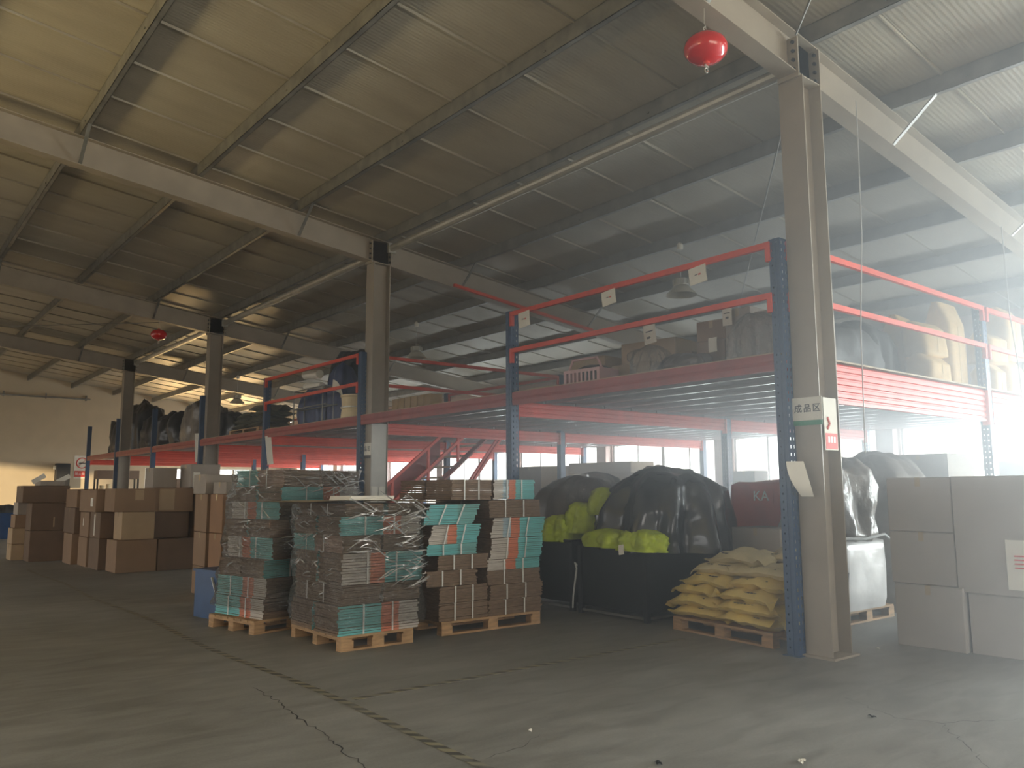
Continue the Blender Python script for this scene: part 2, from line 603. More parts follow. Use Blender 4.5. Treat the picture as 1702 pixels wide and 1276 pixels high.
# back wall
wall = bpy.data.objects.new('wall_back', None)
COL.objects.link(wall)
structure(wall, 'cream plastered end wall at the far end of the hall')
def gable(m, y0, y1, x0, x1, z0):
    """Wall piece from z0 up to the roof."""
    pts = [(x0, z0), (x1, z0), (x1, zr(x1) + 0.26)]
    if x0 < RIDGE < x1:
        pts.append((RIDGE, zr(RIDGE) + 0.26))
    pts.append((x0, zr(x0) + 0.26))
    m.prism(pts, 'y', y0, y1)
m = MB()
EW = [(1.2, 2.62), (3.0, 4.0)]
m.box(XL, XW, YB, YB + T, 0, EW[0][0])
m.box(XL, END_WIN[0][0], YB, YB + T, EW[0][0], EW[1][1])
m.box(END_WIN[0][0], XW, YB, YB + T, EW[0][1], EW[1][0])
m.box(END_WIN[0][1], END_WIN[1][0], YB, YB + T, EW[0][0], EW[0][1])
m.box(END_WIN[1][1], XW, YB, YB + T, EW[0][0], EW[0][1])
m.box(END_WIN[0][1], END_WIN[1][0], YB, YB + T, EW[1][0], EW[1][1])
m.box(END_WIN[1][1], XW, YB, YB + T, EW[1][0], EW[1][1])
gable(m, YB, YB + T, XL, XW, EW[1][1])
m.build('wall_panel', mt['wall'], wall, fix=True)
for a, b in END_WIN:
    window(wn, 'y', YB, a, b, *EW[0], 2, 'low window in the far end wall, %s one' % ('first' if a < 12 else 'second')); wn += 1
    window(wn, 'y', YB, a, b, *EW[1], 2, 'high window in the far end wall, %s one' % ('first' if a < 12 else 'second')); wn += 1
m = MB()
m.tube([(-13.5, YB - 0.1, 5.62), (8.1, YB - 0.1, 5.62)], 0.035, 6)
for k in range(14):
    x = -12.6 + 1.58 * k
    m.box(x - 0.02, x + 0.02, YB - 0.12, YB, 5.55, 5.78)
o = m.build('wall_pipe', mt['galv'])
tag(o, 'grey pipe on brackets along the top of the cream end wall', 'pipe')

# left and front walls, with the open gate and the doorway the light comes through
wall = bpy.data.objects.new('wall_left', None)
COL.objects.link(wall)
structure(wall, 'left wall of the hall with an open gate and a wide doorway')
m = MB()
ys = [YF, GATE[0], GATE[1], DOORWAY[0], DOORWAY[1], YB]
ztl = zr(XL) + 0.2
m.box(XL - T, XL, ys[0], ys[1], 0, ztl)
m.box(XL - T, XL, ys[1], ys[2], GATE[2], ztl)
m.box(XL - T, XL, ys[2], ys[3], 0, ztl)
m.box(XL - T, XL, ys[3], ys[4], DOORWAY[2], ztl)
m.box(XL - T, XL, ys[4], ys[5], 0, ztl)
m.build('wall_panel', mt['wall'], wall)
m = MB()
m.box(XL, FRONT[0], YF - T, YF, 0, FRONT[2])
m.box(FRONT[1], XW, YF - T, YF, 0, FRONT[2] - 0.4)
m.box(FRONT[1], XW, YF - T, YF, FRONT[2] - 0.4, FRONT[2])
gable(m, YF - T, YF, XL, XW, FRONT[2])
structure(m.build('wall_front', mt['wall'], fix=True), 'plain cream front wall with an open gate')

# ------------------------------------------------------------------ steel frame
FRAME_Y = [-4.4, 4.235, 12.8, 21.4, 30.0]
PURLIN_X = [-1.15 + 1.7 * k for k in range(11)]
for k, x in enumerate(PURLIN_X):
    z = zr(x)
    m = MB()
    y0, y1 = -1.5, YB
    m.box(x - 0.035, x - 0.029, y0, y1, z, z + 0.198)
    m.box(x - 0.035, x + 0.035, y0, y1, z, z + 0.006)
    m.box(x - 0.035, x + 0.035, y0, y1, z + 0.192, z + 0.198)
    m.box(x + 0.029, x + 0.035, y0, y1, z, z + 0.022)
    for yy in range(0, 40, 3):
        m.box(x - 0.05, x - 0.035, yy + 0.3, yy + 0.33, z + 0.06, z + 0.075)
    o = m.build('purlin', mt['galv'])
    structure(o, 'galvanised roof purlin, number %d counting down from the ridge' % (k + 1))

names = ['first in the hall, before the signed column', 'nearest the right corner of the deck', 'second along the hall', 'third along the hall', 'last before the cream end wall']
for k, y in enumerate(FRAME_Y):
    r = bpy.data.objects.new('rafter_beam', None)
    COL.objects.link(r)
    structure(r, 'grey I-section roof rafter, ' + names[k])
    def sl(x0, x1, y0, y1, za, zb, mm):
        """A sloping slab under the roof line from x0 to x1."""
        mm.prism([(x0, zr(x0) - za), (x1, zr(x1) - za), (x1, zr(x1) - zb), (x0, zr(x0) - zb)], 'y', y0, y1)
    m = MB(); sl(RIDGE, XW, y - 0.005, y + 0.005, 0.43, 0.01, m); m.build('web', mt['steel'], r, fix=True)
    m = MB(); sl(RIDGE, XW, y - 0.10, y + 0.10, 0.442, 0.43, m); m.build('flange', mt['steel'], r, fix=True)
    m = MB(); sl(RIDGE, XW, y - 0.10, y + 0.10, 0.012, 0.0, m); m.build('flange', mt['steel'], r, fix=True)
    for x in (2.25, 5.65, 9.05, 12.45):
        zb = zr(x) - 0.42
        MB().bar((x, y - 0.07, zb), (x, y - 0.62, zr(x) + 0.03), 0.05, 0.012).build('knee_brace', mt['galv'], r)
    if k == 0:
        continue
    # column, with end plates and bolts where the rafter passes
    c = thing('steel_column', None, None, (7.25, y, 0))
    structure(c, 'grey H-section steel column, ' + names[k])
    zc = zr(7.25) - 0.442
    for sx in (-1, 1):
        m = MB(); m.box(sx * 0.165 - 0.006, sx * 0.165 + 0.006, -0.135, 0.135, 0.02, zc); m.build('flange', mt['steel'], c)
        m = MB(); m.box(sx * 0.20 - 0.009, sx * 0.20 + 0.009, -0.12, 0.12, zc - 0.02, zc + 0.40); m.build('end_plate', mt['steel'], c)
        b = MB()
        for q in range(4):
            for sy in (-1, 1):
                zz = zc + 0.06 + 0.095 * q
                b.tube([(sx * 0.209, sy * 0.075, zz), (sx * 0.235, sy * 0.075, zz)], 0.018, 6)
                b.tube([(sx * 0.191, sy * 0.075, zz), (sx * 0.165, sy * 0.075, zz)], 0.018, 6)
        tag(b.build('bolt', mt['dark'], c), kind='stuff')
    MB().box(-0.159, 0.159, -0.005, 0.005, 0.02, zc).build('web', mt['steel'], c)
    MB().box(-0.19, 0.19, -0.125, 0.125, zc - 0.014, zc).build('cap_plate', mt['steel'], c)
    MB().box(-0.22, 0.22, -0.18, 0.18, 0, 0.02).build('base_plate', mt['steel'], c)
    MB().box(-0.191, 0.191, -0.005, 0.005, zc, zc + 0.43).build('web', mt['steel'], c)

for k in range(1, len(FRAME_Y) - 1):
    a, b = FRAME_Y[k], FRAME_Y[k + 1]
    z = zr(7.25) - 0.13
    t = MB(); t.tube([(7.44, a + 0.16, z), (7.44, b - 0.16, z)], 0.07, 12)
    t.box(7.36, 7.52, a + 0.10, a + 0.16, z - 0.09, z + 0.09)
    t.box(7.36, 7.52, b - 0.16, b - 0.10, z - 0.09, z + 0.09)
    o = t.build('strut_tube', mt['tube'])
    structure(o, 'round zinc strut tube between columns, span %d from the deck corner' % k)

# bracing rods and hanging cords
def rod(pts, r, label, mat='galv', name='bracing_rod', cat='rod'):
    o = MB().tube(pts, r, 6).build(name, mt[mat])
    return tag(o, label, cat)
rod([(7.5, 4.4, 5.98), (17.3, 12.6, 4.75)], 0.012, 'thin steel roof bracing rod running from the signed column')
rod([(7.0, 4.1, 6.05), (1.2, -2.0, 6.8)], 0.012, 'thin steel roof bracing rod rising above the near rafter')
rod([(2.0, 29.9, 6.55), (6.9, 21.6, 6.0)], 0.012, 'thin steel roof bracing rod in the dark far bay')
rod([(8.176, 4.12, 5.72), (8.12, 4.12, 4.2), (7.98, 4.12, 3.2), (7.92, 4.12, 1.9)], 0.006, 'thin grey cord hanging beside the signed column', 'wire', 'pull_line', 'cord')
rod([(12.0, 4.12, 5.1), (12.02, 4.12, 3.9), (12.18, 4.12, 3.2), (12.25, 4.12, 2.5)], 0.008, 'grey cord hanging in front of the brown paper bags', 'wire', 'pull_line', 'cord')
# ------------------------------------------------------------------ the steel storage deck
RX = [7.035, 11.85, 16.7]
RY = [4.44, 8.66, 12.93, 17.25, 21.5, 25.8, 30.1, 34.4]
deck = thing('storage_deck', 'long raised storage deck of blue posts, red beams and grey planks', 'mezzanine')


def perforated(m, p0, du, dz, W, H, holes, pitch, hw, hh):
    """A sheet W wide along du and H tall with rows of rectangular holes at the given offsets."""
    p0, du = Vector(p0), Vector(du)
    us = [0.0]
    for h in holes:
        us += [h - hw / 2, h + hw / 2]
    us.append(W)
    zs = [0.0]
    z = pitch
    while z < H - pitch / 2:
        zs += [z - hh / 2, z + hh / 2]
        z += pitch
    zs.append(H)
    base = len(m.v)
    for z in zs:
        for u in us:
            m.v.append(tuple(p0 + du * u + Vector((0, 0, z))))
    n = len(us)
    for j in range(len(zs) - 1):
        for i in range(n - 1):
            if i % 2 == 1 and j % 2 == 1:
                continue
            m.face((base + j * n + i, base + j * n + i + 1, base + (j + 1) * n + i + 1, base + (j + 1) * n + i))


def post_mesh(h, fine, sx):
    """A C-shaped upright, its closed face towards sx; 0.13 by 0.12 metres."""
    m = MB()
    a, b = 0.065, 0.06
    if fine:
        perforated(m, (-a * 1, b, 0.0), (0, -1, 0), None, 2 * b, h, (0.034, 0.086), 0.075, 0.013, 0.018)
        perforated(m, (-a, -b, 0.0), (1, 0, 0), None, 2 * a, h, (0.035, 0.095), 0.075, 0.012, 0.03)
        perforated(m, (-a, b, 0.0), (1, 0, 0), None, 2 * a, h, (0.035, 0.095), 0.075, 0.012, 0.03)
        m.box(-a - 0.006, -a, -0.014, 0.014, 0, h)
        m.box(a - 0.004, a, -b, -b + 0.02, 0, h)
        m.box(a - 0.004, a, b - 0.02, b, 0, h)
    else:
        m.box(-a, -a + 0.004, -b, b, 0, h)
        m.box(-a, a, -b, -b + 0.004, 0, h)
        m.box(-a, a, b - 0.004, b, 0, h)
        m.box(-a - 0.006, -a, -0.014, 0.014, 0, h)
        for k in range(int(h / 0.15)):
            m.box(a - 0.03, a - 0.012, -b - 0.002, -b, 0.1 + 0.15 * k, 0.14 + 0.15 * k)
    return m


for i, x in enumerate(RX):
    for j, y in enumerate(RY):
        tall = i == 0 or j == 0 or (i == 1 and j in (2, 3))
        h = 4.02 if tall else 2.76
        fine = (j <= 1) or (i == 0 and j <= 3)
        p = post_mesh(h, fine, 1).build('post', mt['blue'], deck, (x, y, 0))
        MB().box(-0.1, 0.1, -0.09, 0.09, 0, 0.008).build('foot_plate', mt['blue'], p)


def stripes(z0, z1, n, t=0.03, d=0.02):
    """Outline of a red box beam with n rolled ridges on both faces, across (y, z)."""
    out = []
    s = (z1 - z0) / n
    for k in range(n):
        a = z0 + s * k
        out += [(-t, a), (-t, a + s * 0.55), (-t + d, a + s * 0.68), (-t + d, a + s * 0.9)]
    out.append((-t, z1))
    out.append((t, z1))
    back = []
    for k in reversed(range(n)):
        a = z0 + s * k
        back += [(t - d, a + s * 0.9), (t - d, a + s * 0.68), (t, a + s * 0.55), (t, a)]
    return out + back


for j, y in enumerate(RY):
    z0, n = (2.43, 6) if j == 0 else (2.555, 3)
    z1 = 2.85 if j == 0 else 2.755
    prof = [(y + a, b) for a, b in stripes(z0, z1, n)]
    for i in (0, 1):
        MB().prism(prof, 'x', RX[i] + 0.075, RX[i + 1] - 0.075).build('cross_beam', mt['red'], deck, fix=True)
        for sx, xx in ((1, RX[i] + 0.07), (-1, RX[i + 1] - 0.07)):
            MB().box(xx - 0.006, xx + 0.006, y - 0.066, y + 0.03, z0 - 0.05, z1).build('beam_bracket', mt['red'], deck)
for j in range(len(RY) - 1):
    a, b = RY[j] + 0.066, RY[j + 1] - 0.066
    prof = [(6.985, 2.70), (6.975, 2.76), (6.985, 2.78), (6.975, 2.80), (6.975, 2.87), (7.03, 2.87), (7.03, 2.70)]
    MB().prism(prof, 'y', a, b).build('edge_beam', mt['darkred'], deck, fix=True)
    x = 7.08
    while x < 16.3:
        w = 0.585
        m = MB()
        a2, b2 = RY[j] + 0.03, RY[j + 1] - 0.03
        m.box(x, x + w - 0.01, a2, b2, 2.80, 2.825)
        m.box(x, x + 0.008, a2, b2, 2.757, 2.80)
        m.box(x + w - 0.035, x + w - 0.01, a2, b2, 2.757, 2.80, 1)
        m.build('deck_plank', [mt['plank'], mt['lip']], deck)
        x += 0.6
    for i in (0, 1):
        MB().box(RX[i] - 0.02, RX[i + 1] - 0.03, RY[j] - 0.045, RY[j + 1] - 0.05, 2.8705, 2.888).build('deck_board', mt['ply'], deck)


def rail(p, q, z):
    d = Vector((q[0] - p[0], q[1] - p[1], 0)).normalized() * 0.07
    a = (p[0] + d.x, p[1] + d.y, z)
    b = (q[0] - d.x, q[1] - d.y, z)
    r = MB().bar(a, b, 0.045, 0.06).build('guard_rail', mt['red'], deck)
    for e in (a, b):
        n = Vector((-d.y, d.x, 0)).normalized() * 0.03
        MB().bar((e[0], e[1], z + 0.03), (e[0], e[1], z - 0.17), 0.05, 0.05).build('rail_bracket', mt['red'], r)
    return r


F = 6.975
for z in (3.97, 3.45):
    rail((F, RY[0]), (F, RY[1]), z)
    rail((F, RY[2]), (F, RY[3]), z)
    rail((RX[0], 4.375), (RX[1], 4.375), z)
    rail((RX[1], 4.375), (RX[2], 4.375), z)
    rail((RX[0], RY[2] - 0.01), (RX[1], RY[2] - 0.01), z)
    rail((RX[1], RY[2]), (RX[1], RY[3]), z)
    rail((11.785, RY[5]), (11.785, RY[6]), z)

# steel stair up to the deck
stair = thing('steel_stair', 'dark red steel stair with handrail rising to the deck', 'stair', (6.8, 13.3, 0))
SL = 0.79
def sz(x): return SL * x
for y in (0.0, 0.9):
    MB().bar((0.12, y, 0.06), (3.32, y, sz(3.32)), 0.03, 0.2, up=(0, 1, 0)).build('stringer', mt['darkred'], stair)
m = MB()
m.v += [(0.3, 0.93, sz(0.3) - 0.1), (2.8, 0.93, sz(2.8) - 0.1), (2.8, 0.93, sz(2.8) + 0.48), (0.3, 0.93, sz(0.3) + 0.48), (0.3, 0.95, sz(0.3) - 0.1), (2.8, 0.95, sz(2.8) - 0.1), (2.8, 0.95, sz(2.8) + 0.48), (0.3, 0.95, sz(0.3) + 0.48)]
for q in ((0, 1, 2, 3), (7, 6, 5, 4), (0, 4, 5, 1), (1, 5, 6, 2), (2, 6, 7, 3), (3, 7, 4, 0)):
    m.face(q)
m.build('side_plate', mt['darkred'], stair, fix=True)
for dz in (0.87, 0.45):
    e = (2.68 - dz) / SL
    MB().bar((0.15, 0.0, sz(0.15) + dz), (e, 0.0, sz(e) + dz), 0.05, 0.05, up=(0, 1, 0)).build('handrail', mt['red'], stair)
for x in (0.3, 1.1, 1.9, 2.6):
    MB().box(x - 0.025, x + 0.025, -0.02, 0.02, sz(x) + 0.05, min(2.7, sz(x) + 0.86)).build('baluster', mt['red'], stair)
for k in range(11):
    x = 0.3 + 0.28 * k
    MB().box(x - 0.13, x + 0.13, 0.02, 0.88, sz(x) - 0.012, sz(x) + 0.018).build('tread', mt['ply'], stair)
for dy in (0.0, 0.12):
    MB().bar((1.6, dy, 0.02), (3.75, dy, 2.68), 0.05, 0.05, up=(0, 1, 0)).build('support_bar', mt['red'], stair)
# loose red pieces by the stair and on the rafter
o = MB().bar((8.85, 12.68, 5.50), (12.6, 12.68, 5.06), 0.06, 0.06).build('red_rail', mt['red'])
tag(o, 'red steel rail lying along the lower flange of the second rafter', 'rail')

def attach(child, parent):
    bpy.context.view_layer.update()
    child.parent = parent
    child.matrix_parent_inverse = parent.matrix_world.inverted()
    for k in ('category', 'group', 'label'):
        if k in child:
            del child[k]


# papers clipped to the top rail
def card(name, loc, w, h, normal, label, cat='paper', group=None, mat='paper', tilt=0.0, marks=None, up=None):
    """A thin sheet hanging flat against something, with a few printed marks."""
    n = Vector(normal).normalized()
    x = n.cross(Vector((0, 0, 1))).normalized()
    z = Vector((0, 0, 1))
    z = (z - n * z.dot(n)).normalized()
    rot = Matrix((x, n, z)).transposed()
    if tilt:
        rot = rot @ Matrix.Rotation(tilt, 3, 'Y')
    e = thing(name, label, cat, loc, 0, group)
    e.rotation_euler = rot.to_euler()
    MB().grid(lambda u, v: ((u - .5) * w, 0.006 * math.sin(v * 3) , (v - .5) * h), 4, 4).build('sheet', mt[mat], e)
    if marks:
        m = MB()
        for (mx, mz, mw, mh, mi) in marks:
            m.box(mx * w - mw * w / 2, mx * w + mw * w / 2, 0.007, 0.0085, mz * h - mh * h / 2, mz * h + mh * h / 2, mi)
        k = m.build('print', [mt['ink'], mt['redink'], mt['green'], mt['whiteink']], e)
        k['kind'] = 'stuff'
    return e


MK = [(-0.12, 0.0, 0.14, 0.09, 1), (0.08, 0.02, 0.16, 0.05, 0)]
card('paper_tag', (6.94, 8.28, 3.84), 0.24, 0.21, (-1, 0, 0), 'cream paper tag on the top red rail beside the second blue post', group='paper tags on the deck rail', tilt=0.08, marks=MK)
card('paper_tag', (6.94, 6.69, 3.84), 0.23, 0.18, (-1, 0, 0), 'cream paper tag in the middle of the top red rail', group='paper tags on the deck rail', tilt=0.1, marks=MK)
card('paper_tag', (6.94, 5.36, 3.84), 0.23, 0.19, (-1, 0, 0), 'cream paper tag on the top red rail nearest the corner post', group='paper tags on the deck rail', tilt=0.1, marks=MK)

# ------------------------------------------------------------------ signs on the columns
def text_mesh(s, size, depth=0.002):
    c = bpy.data.curves.new('lettering', 'FONT')
    c.body = s
    c.size = size
    c.align_x = 'CENTER'
    c.align_y = 'CENTER'
    c.extrude = depth
    c.offset = 0.001
    o = bpy.data.objects.new('lettering', c)
    COL.objects.link(o)
    dg = bpy.context.evaluated_depsgraph_get()
    me = bpy.data.meshes.new_from_object(o.evaluated_get(dg))
    bpy.data.objects.remove(o)
    return me


def board(name, loc, w, h, normal, label, cat, mat='paper', tilt=0.0, th=0.006):
    n = Vector(normal).normalized()
    x = n.cross(Vector((0, 0, 1))).normalized()
    z = Vector((0, 0, 1))
    rot = Matrix((x, n, z)).transposed()
    e = thing(name, label, cat, loc)
    e.rotation_euler = rot.to_euler()
    if tilt:
        e.rotation_euler = (rot @ Matrix.Rotation(tilt, 3, 'Y')).to_euler()
    MB().box(-w / 2, w / 2, -th, 0, -h / 2, h / 2).build('panel', mt[mat], e)
    return e


def letter(e, s, size, x, z, mat, y=0.001, spacing=None):
    me = text_mesh(s, size)
    me.materials.clear()
    me.materials.append(mt[mat])
    o = put('lettering', me, e, (x, y, z))
    o.rotation_euler = (PI / 2, 0, PI)
    return o


# "finished goods area" plate on the near column (faces -X)
s = board('area_sign', (7.058, 4.222, 2.305), 0.31, 0.22, (-1, 0, 0), 'white area sign with dark characters on the nearest column', 'sign')
for k, ch in enumerate('成品区'):
    letter(s, ch, 0.084, 0.094 - 0.096 * k, 0.0, 'ink')
s2 = board('green_strip', (7.059, 4.222, 2.17), 0.30, 0.045, (-1, 0, 0), 'narrow green strip under the area sign on the nearest column', 'sign', 'green')
attach(s2, s)
s2 = board('notice_sheet', (7.25, 4.096, 2.16), 0.23, 0.50, (0, -1, 0), 'white notice sheet with a red block on the nearest column', 'notice')
m = MB(); m.box(-0.105, 0.105, 0.0, 0.002, -0.24, -0.09); m.build('red_block', mt['redink'], s2)
m = MB()
for k in range(3):
    m.box(-0.07 + 0.05 * k, -0.035 + 0.05 * k, 0.002, 0.003, -0.18, -0.12)
m.build('white_print', mt['whiteink'], s2)
m = MB(); m.tube([(0.06, 0.003, 0.06), (0.03, 0.003, 0.0), (0.07, 0.003, -0.05)], 0.012, 5); m.build('dark_print', mt['redink'], s2)
e = thing('curled_paper', 'curled white paper taped to the near column at head height', 'paper', (7.03, 4.25, 1.64))
def curl(u, v):
    return (-0.02 - 0.06 * math.sin(v * PI) * (1 - u) - 0.09 * v * (1 - u), 0.13 * (0.5 - u) + 0.09 * (v - .2), 0.33 * (v - .5))
MB().grid(curl, 6, 8).build('sheet', mt['paper'], e, smooth=True)
MB().box(-0.03, -0.025, -0.005, 0.03, -0.06, 0.03).build('print', mt['ink'], e)
# second column: same kind of plate, pale cladding and a poster of four sheets
s = board('area_sign', (7.058, 12.81, 2.27), 0.36, 0.21, (-1, 0, 0), 'small white area sign on the second column beside a blue post', 'sign')
for k, ch in enumerate('成品区'):
    letter(s, ch, 0.095, 0.11 - 0.11 * k, 0.0, 'ink')
s2 = board('dark_strip', (7.059, 12.81, 2.13), 0.34, 0.05, (-1, 0, 0), 'narrow dark strip under the sign on the second column', 'sign', 'ink')
attach(s2, s)
o = MB().box(7.09, 7.40, 12.676, 12.686, 1.25, 2.72).build('column_cladding', M('pale_panel', (0.62, 0.6, 0.55), 0.6, var=0.06))
tag(o, 'pale upright panel filling the lower side of the second column', 'panel')
for k, (dx, dz) in enumerate(((0, 0), (0.15, 0), (0, 0.24), (0.15, 0.24))):
    card('notice_sheet', (7.17 + dx, 12.672, 1.27 + dz), 0.125, 0.205, (0, -1, 0),
         'white notice sheet on the second column, %s of the block of four' % ('lower left', 'lower right', 'upper left', 'upper right')[k], 'notice', 'four notice sheets on the second column')
card('hanging_label', (6.97, 21.52, 2.66), 0.16, 0.75, (-0.6, -0.8, 0), 'long white label hanging beside the third column', 'label', tilt=0.05)
card('hanging_label', (7.02, 17.0, 2.42), 0.13, 0.62, (-0.6, -0.8, 0), 'crumpled white strip hanging under the deck edge', 'label', tilt=0.12)

# no-smoking sign and black speaker on the end wall
s = board('no_smoking_sign', (7.95, YB - 0.01, 2.62), 0.62, 1.0, (0, -1, 0), 'no-smoking sign with red caption on the cream end wall', 'sign')
m = MB()
for k in range(24):
    a, b = 2 * PI * k / 24, 2 * PI * (k + 1) / 24
    m.bar((0.22 * math.cos(a), 0.004, 0.17 + 0.22 * math.sin(a)), (0.22 * math.cos(b), 0.004, 0.17 + 0.22 * math.sin(b)), 0.045, 0.006, up=(0, 1, 0))
m.bar((-0.15, 0.004, 0.32), (0.15, 0.004, 0.02), 0.006, 0.04, up=(0, 1, 0))
m.build('ring', mt['redink'], s)
MB().box(-0.13, 0.13, 0.001, 0.004, 0.14, 0.19).build('cigarette', mt['ink'], s)
MB().box(-0.29, 0.29, 0.0, 0.003, -0.44, -0.17).build('caption_strip', mt['redink'], s)
for k, ch in enumerate('禁止吸烟'):
    letter(s, ch, 0.12, 0.2 - 0.135 * k, -0.305, 'whiteink', 0.004)
sp = thing('wall_speaker', 'tall black speaker cabinet on the cream end wall', 'speaker', (7.15, YB - 0.25, 1.75))
MB().cbox(-0.27, 0.27, -0.2, 0.2, 0.0, 1.0, 0.02).build('cabinet', mt['dark'], sp)
MB().box(-0.23, 0.23, -0.215, -0.2, 0.06, 0.94).build('grille', M('speaker_cloth', (0.02, 0.02, 0.02), 0.9), sp)
MB().box(-0.08, 0.08, 0.2, 0.25, 0.3, 0.7).build('bracket', mt['galv'], sp)
MB().box(-0.36, -0.27, -0.1, 0.0, 0.75, 0.9).build('switch_box', mt['paper'], sp)

# ------------------------------------------------------------------ pendant lamps and hanging extinguishers
def lamp(loc, top, label):
    e = thing('pendant_lamp', label, 'lamp', loc, 0, 'high-bay lamps under the roof')
    shade = MB(); shade.lathe([(0.27, 0.0), (0.26, 0.012), (0.17, 0.10), (0.115, 0.17), (0.11, 0.165), (0.16, 0.095), (0.255, 0.004), (0.27, 0.0)], n=24)
    shade.build('lamp_shade', M('lamp_shade_white', (0.62, 0.58, 0.46), 0.4), e, smooth=True)
    h = MB(); h.lathe([(0.0, 0.165), (0.12, 0.165), (0.125, 0.18), (0.125, 0.27), (0.11, 0.285), (0.0, 0.285)], n=18)
    for k in range(12):
        a = 2 * PI * k / 12
        h.obox((0.135 * math.cos(a), 0.135 * math.sin(a), 0.225), (0.012, 0.003, 0.045), Matrix.Rotation(a, 3, 'Z'))
    h.build('driver_housing', mt['tube'], e)
    MB().lathe([(0.0, 0.09), (0.09, 0.09), (0.09, 0.165)], n=16).build('lens', mt['frame'], e)
    c = MB(); c.tube([(0, 0, 0.285), (0, 0, top - loc[2])], 0.008, 5); c.build('cord', mt['wire'], e)
    MB().lathe([(0.0, -0.12), (0.05, -0.1), (0.055, -0.02), (0.02, 0.02)], (0, 0, top - loc[2]), 12).build('ceiling_hook', mt['paper'], e)
lamp((10.7, 8.62, 4.80), zr(10.75) + 0.02, 'white pendant lamp over the right-hand deck goods')
lamp((10.7, 16.95, 4.80), zr(10.75) + 0.02, 'white pendant lamp just past the second column')
lamp((10.7, 29.0, 4.70), zr(10.75) + 0.02, 'small pendant lamp over the far black bags')


def ball(loc, top, label):
    e = thing('fire_extinguisher_ball', label, 'extinguisher', loc, 0, 'hanging red extinguishers')
    prof = [(0.0, -0.13), (0.07, -0.128), (0.14, -0.10), (0.185, -0.05), (0.195, 0.0), (0.185, 0.05), (0.14, 0.10), (0.07, 0.128), (0.0, 0.13)]
    b = MB(); b.lathe(prof, n=28)
    b.build('tank', M('glossy_red', (0.62, 0.012, 0.015), 0.12, coat=0.8, var=0.05), e, smooth=True)
    MB().lathe([(0.0, 0.128), (0.028, 0.128), (0.028, 0.15), (0.0, 0.155)], n=12).build('cap', mt['redink'], e)
    MB().lathe([(0.0, -0.155), (0.03, -0.15), (0.03, -0.125), (0.0, -0.12)], n=12).build('valve', mt['redink'], e)
    h = MB(); h.tube([(0.02 * math.sin(t / 8 * 2 * PI), 0, 0.165 + 0.02 - 0.02 * math.cos(t / 8 * 2 * PI)) for t in range(9)], 0.005, 5)
    h.tube([(0, 0, 0.2), (0.01, 0, 0.22), (-0.01, 0, 0.24), (0, 0, top - loc[2])], 0.005, 5)
    h.build('hook', mt['tube'], e)
    v = MB(); v.tube([(0.022 * math.sin(t / 8 * 2 * PI), 0, -0.185 - 0.02 + 0.022 * math.cos(t / 8 * 2 * PI)) for t in range(9)], 0.006, 5)
    v.tube([(-0.02, 0, -0.16), (0.03, 0, -0.17)], 0.01, 6)
    v.build('nozzle_ring', mt['tube'], e)
    g = MB(); g.lathe([(0.0, 0.0), (0.03, 0.0), (0.03, 0.004), (0.0, 0.004)], (0, 0, 0), 10)
ball((5.66, 4.2, 5.46), zr(5.66) - 0.43, 'glossy red extinguisher ball hanging from the near rafter')
ball((5.78, 21.25, 5.46), zr(5.78) - 0.43, 'small red extinguisher ball hanging from the far third rafter')

# ------------------------------------------------------------------ floor markings and cracks
def tape_mat():
    m = bpy.data.materials.new('striped_floor_tape')
    m.use_nodes = True
    nt = m.node_tree
    b = nt.nodes['Principled BSDF']
    b.inputs['Roughness'].default_value = 0.55
    tc = nt.nodes.new('ShaderNodeTexCoord')
    sep = nt.nodes.new('ShaderNodeSeparateXYZ')
    nt.links.new(tc.outputs['Object'], sep.inputs[0])
    a = nt.nodes.new('ShaderNodeMath'); a.operation = 'ADD'
    nt.links.new(sep.outputs['X'], a.inputs[0]); nt.links.new(sep.outputs['Y'], a.inputs[1])
    d = nt.nodes.new('ShaderNodeMath'); d.operation = 'MULTIPLY'; d.inputs[1].default_value = 6.2
    nt.links.new(a.outputs[0], d.inputs[0])
    f = nt.nodes.new('ShaderNodeMath'); f.operation = 'FRACT'
    nt.links.new(d.outputs[0], f.inputs[0])
    g = nt.nodes.new('ShaderNodeMath'); g.operation = 'GREATER_THAN'; g.inputs[1].default_value = 0.5
    nt.links.new(f.outputs[0], g.inputs[0])
    n = nt.nodes.new('ShaderNodeTexNoise'); n.inputs['Scale'].default_value = 7; n.inputs['Detail'].default_value = 6
    nt.links.new(tc.outputs['Object'], n.inputs[0])
    mx = nt.nodes.new('ShaderNodeMixRGB')
    mx.inputs[1].default_value = (0.33, 0.30, 0.20, 1); mx.inputs[2].default_value = (0.10, 0.095, 0.085, 1)
    nt.links.new(g.outputs[0], mx.inputs[0])
    mx2 = nt.nodes.new('ShaderNodeMixRGB'); mx2.inputs[2].default_value = (0.25, 0.245, 0.22, 1)
    r = nt.nodes.new('ShaderNodeMapRange'); r.inputs['From Min'].default_value = 0.45; r.inputs['From Max'].default_value = 0.7; r.inputs['To Max'].default_value = 0.8
    nt.links.new(n.outputs[0], r.inputs[0]); nt.links.new(r.outputs[0], mx2.inputs[0]); nt.links.new(mx.outputs[0], mx2.inputs[1])
    nt.links.new(mx2.outputs[0], b.inputs['Base Color'])
    return m
mt['tape'] = tape_mat()
m = MB()
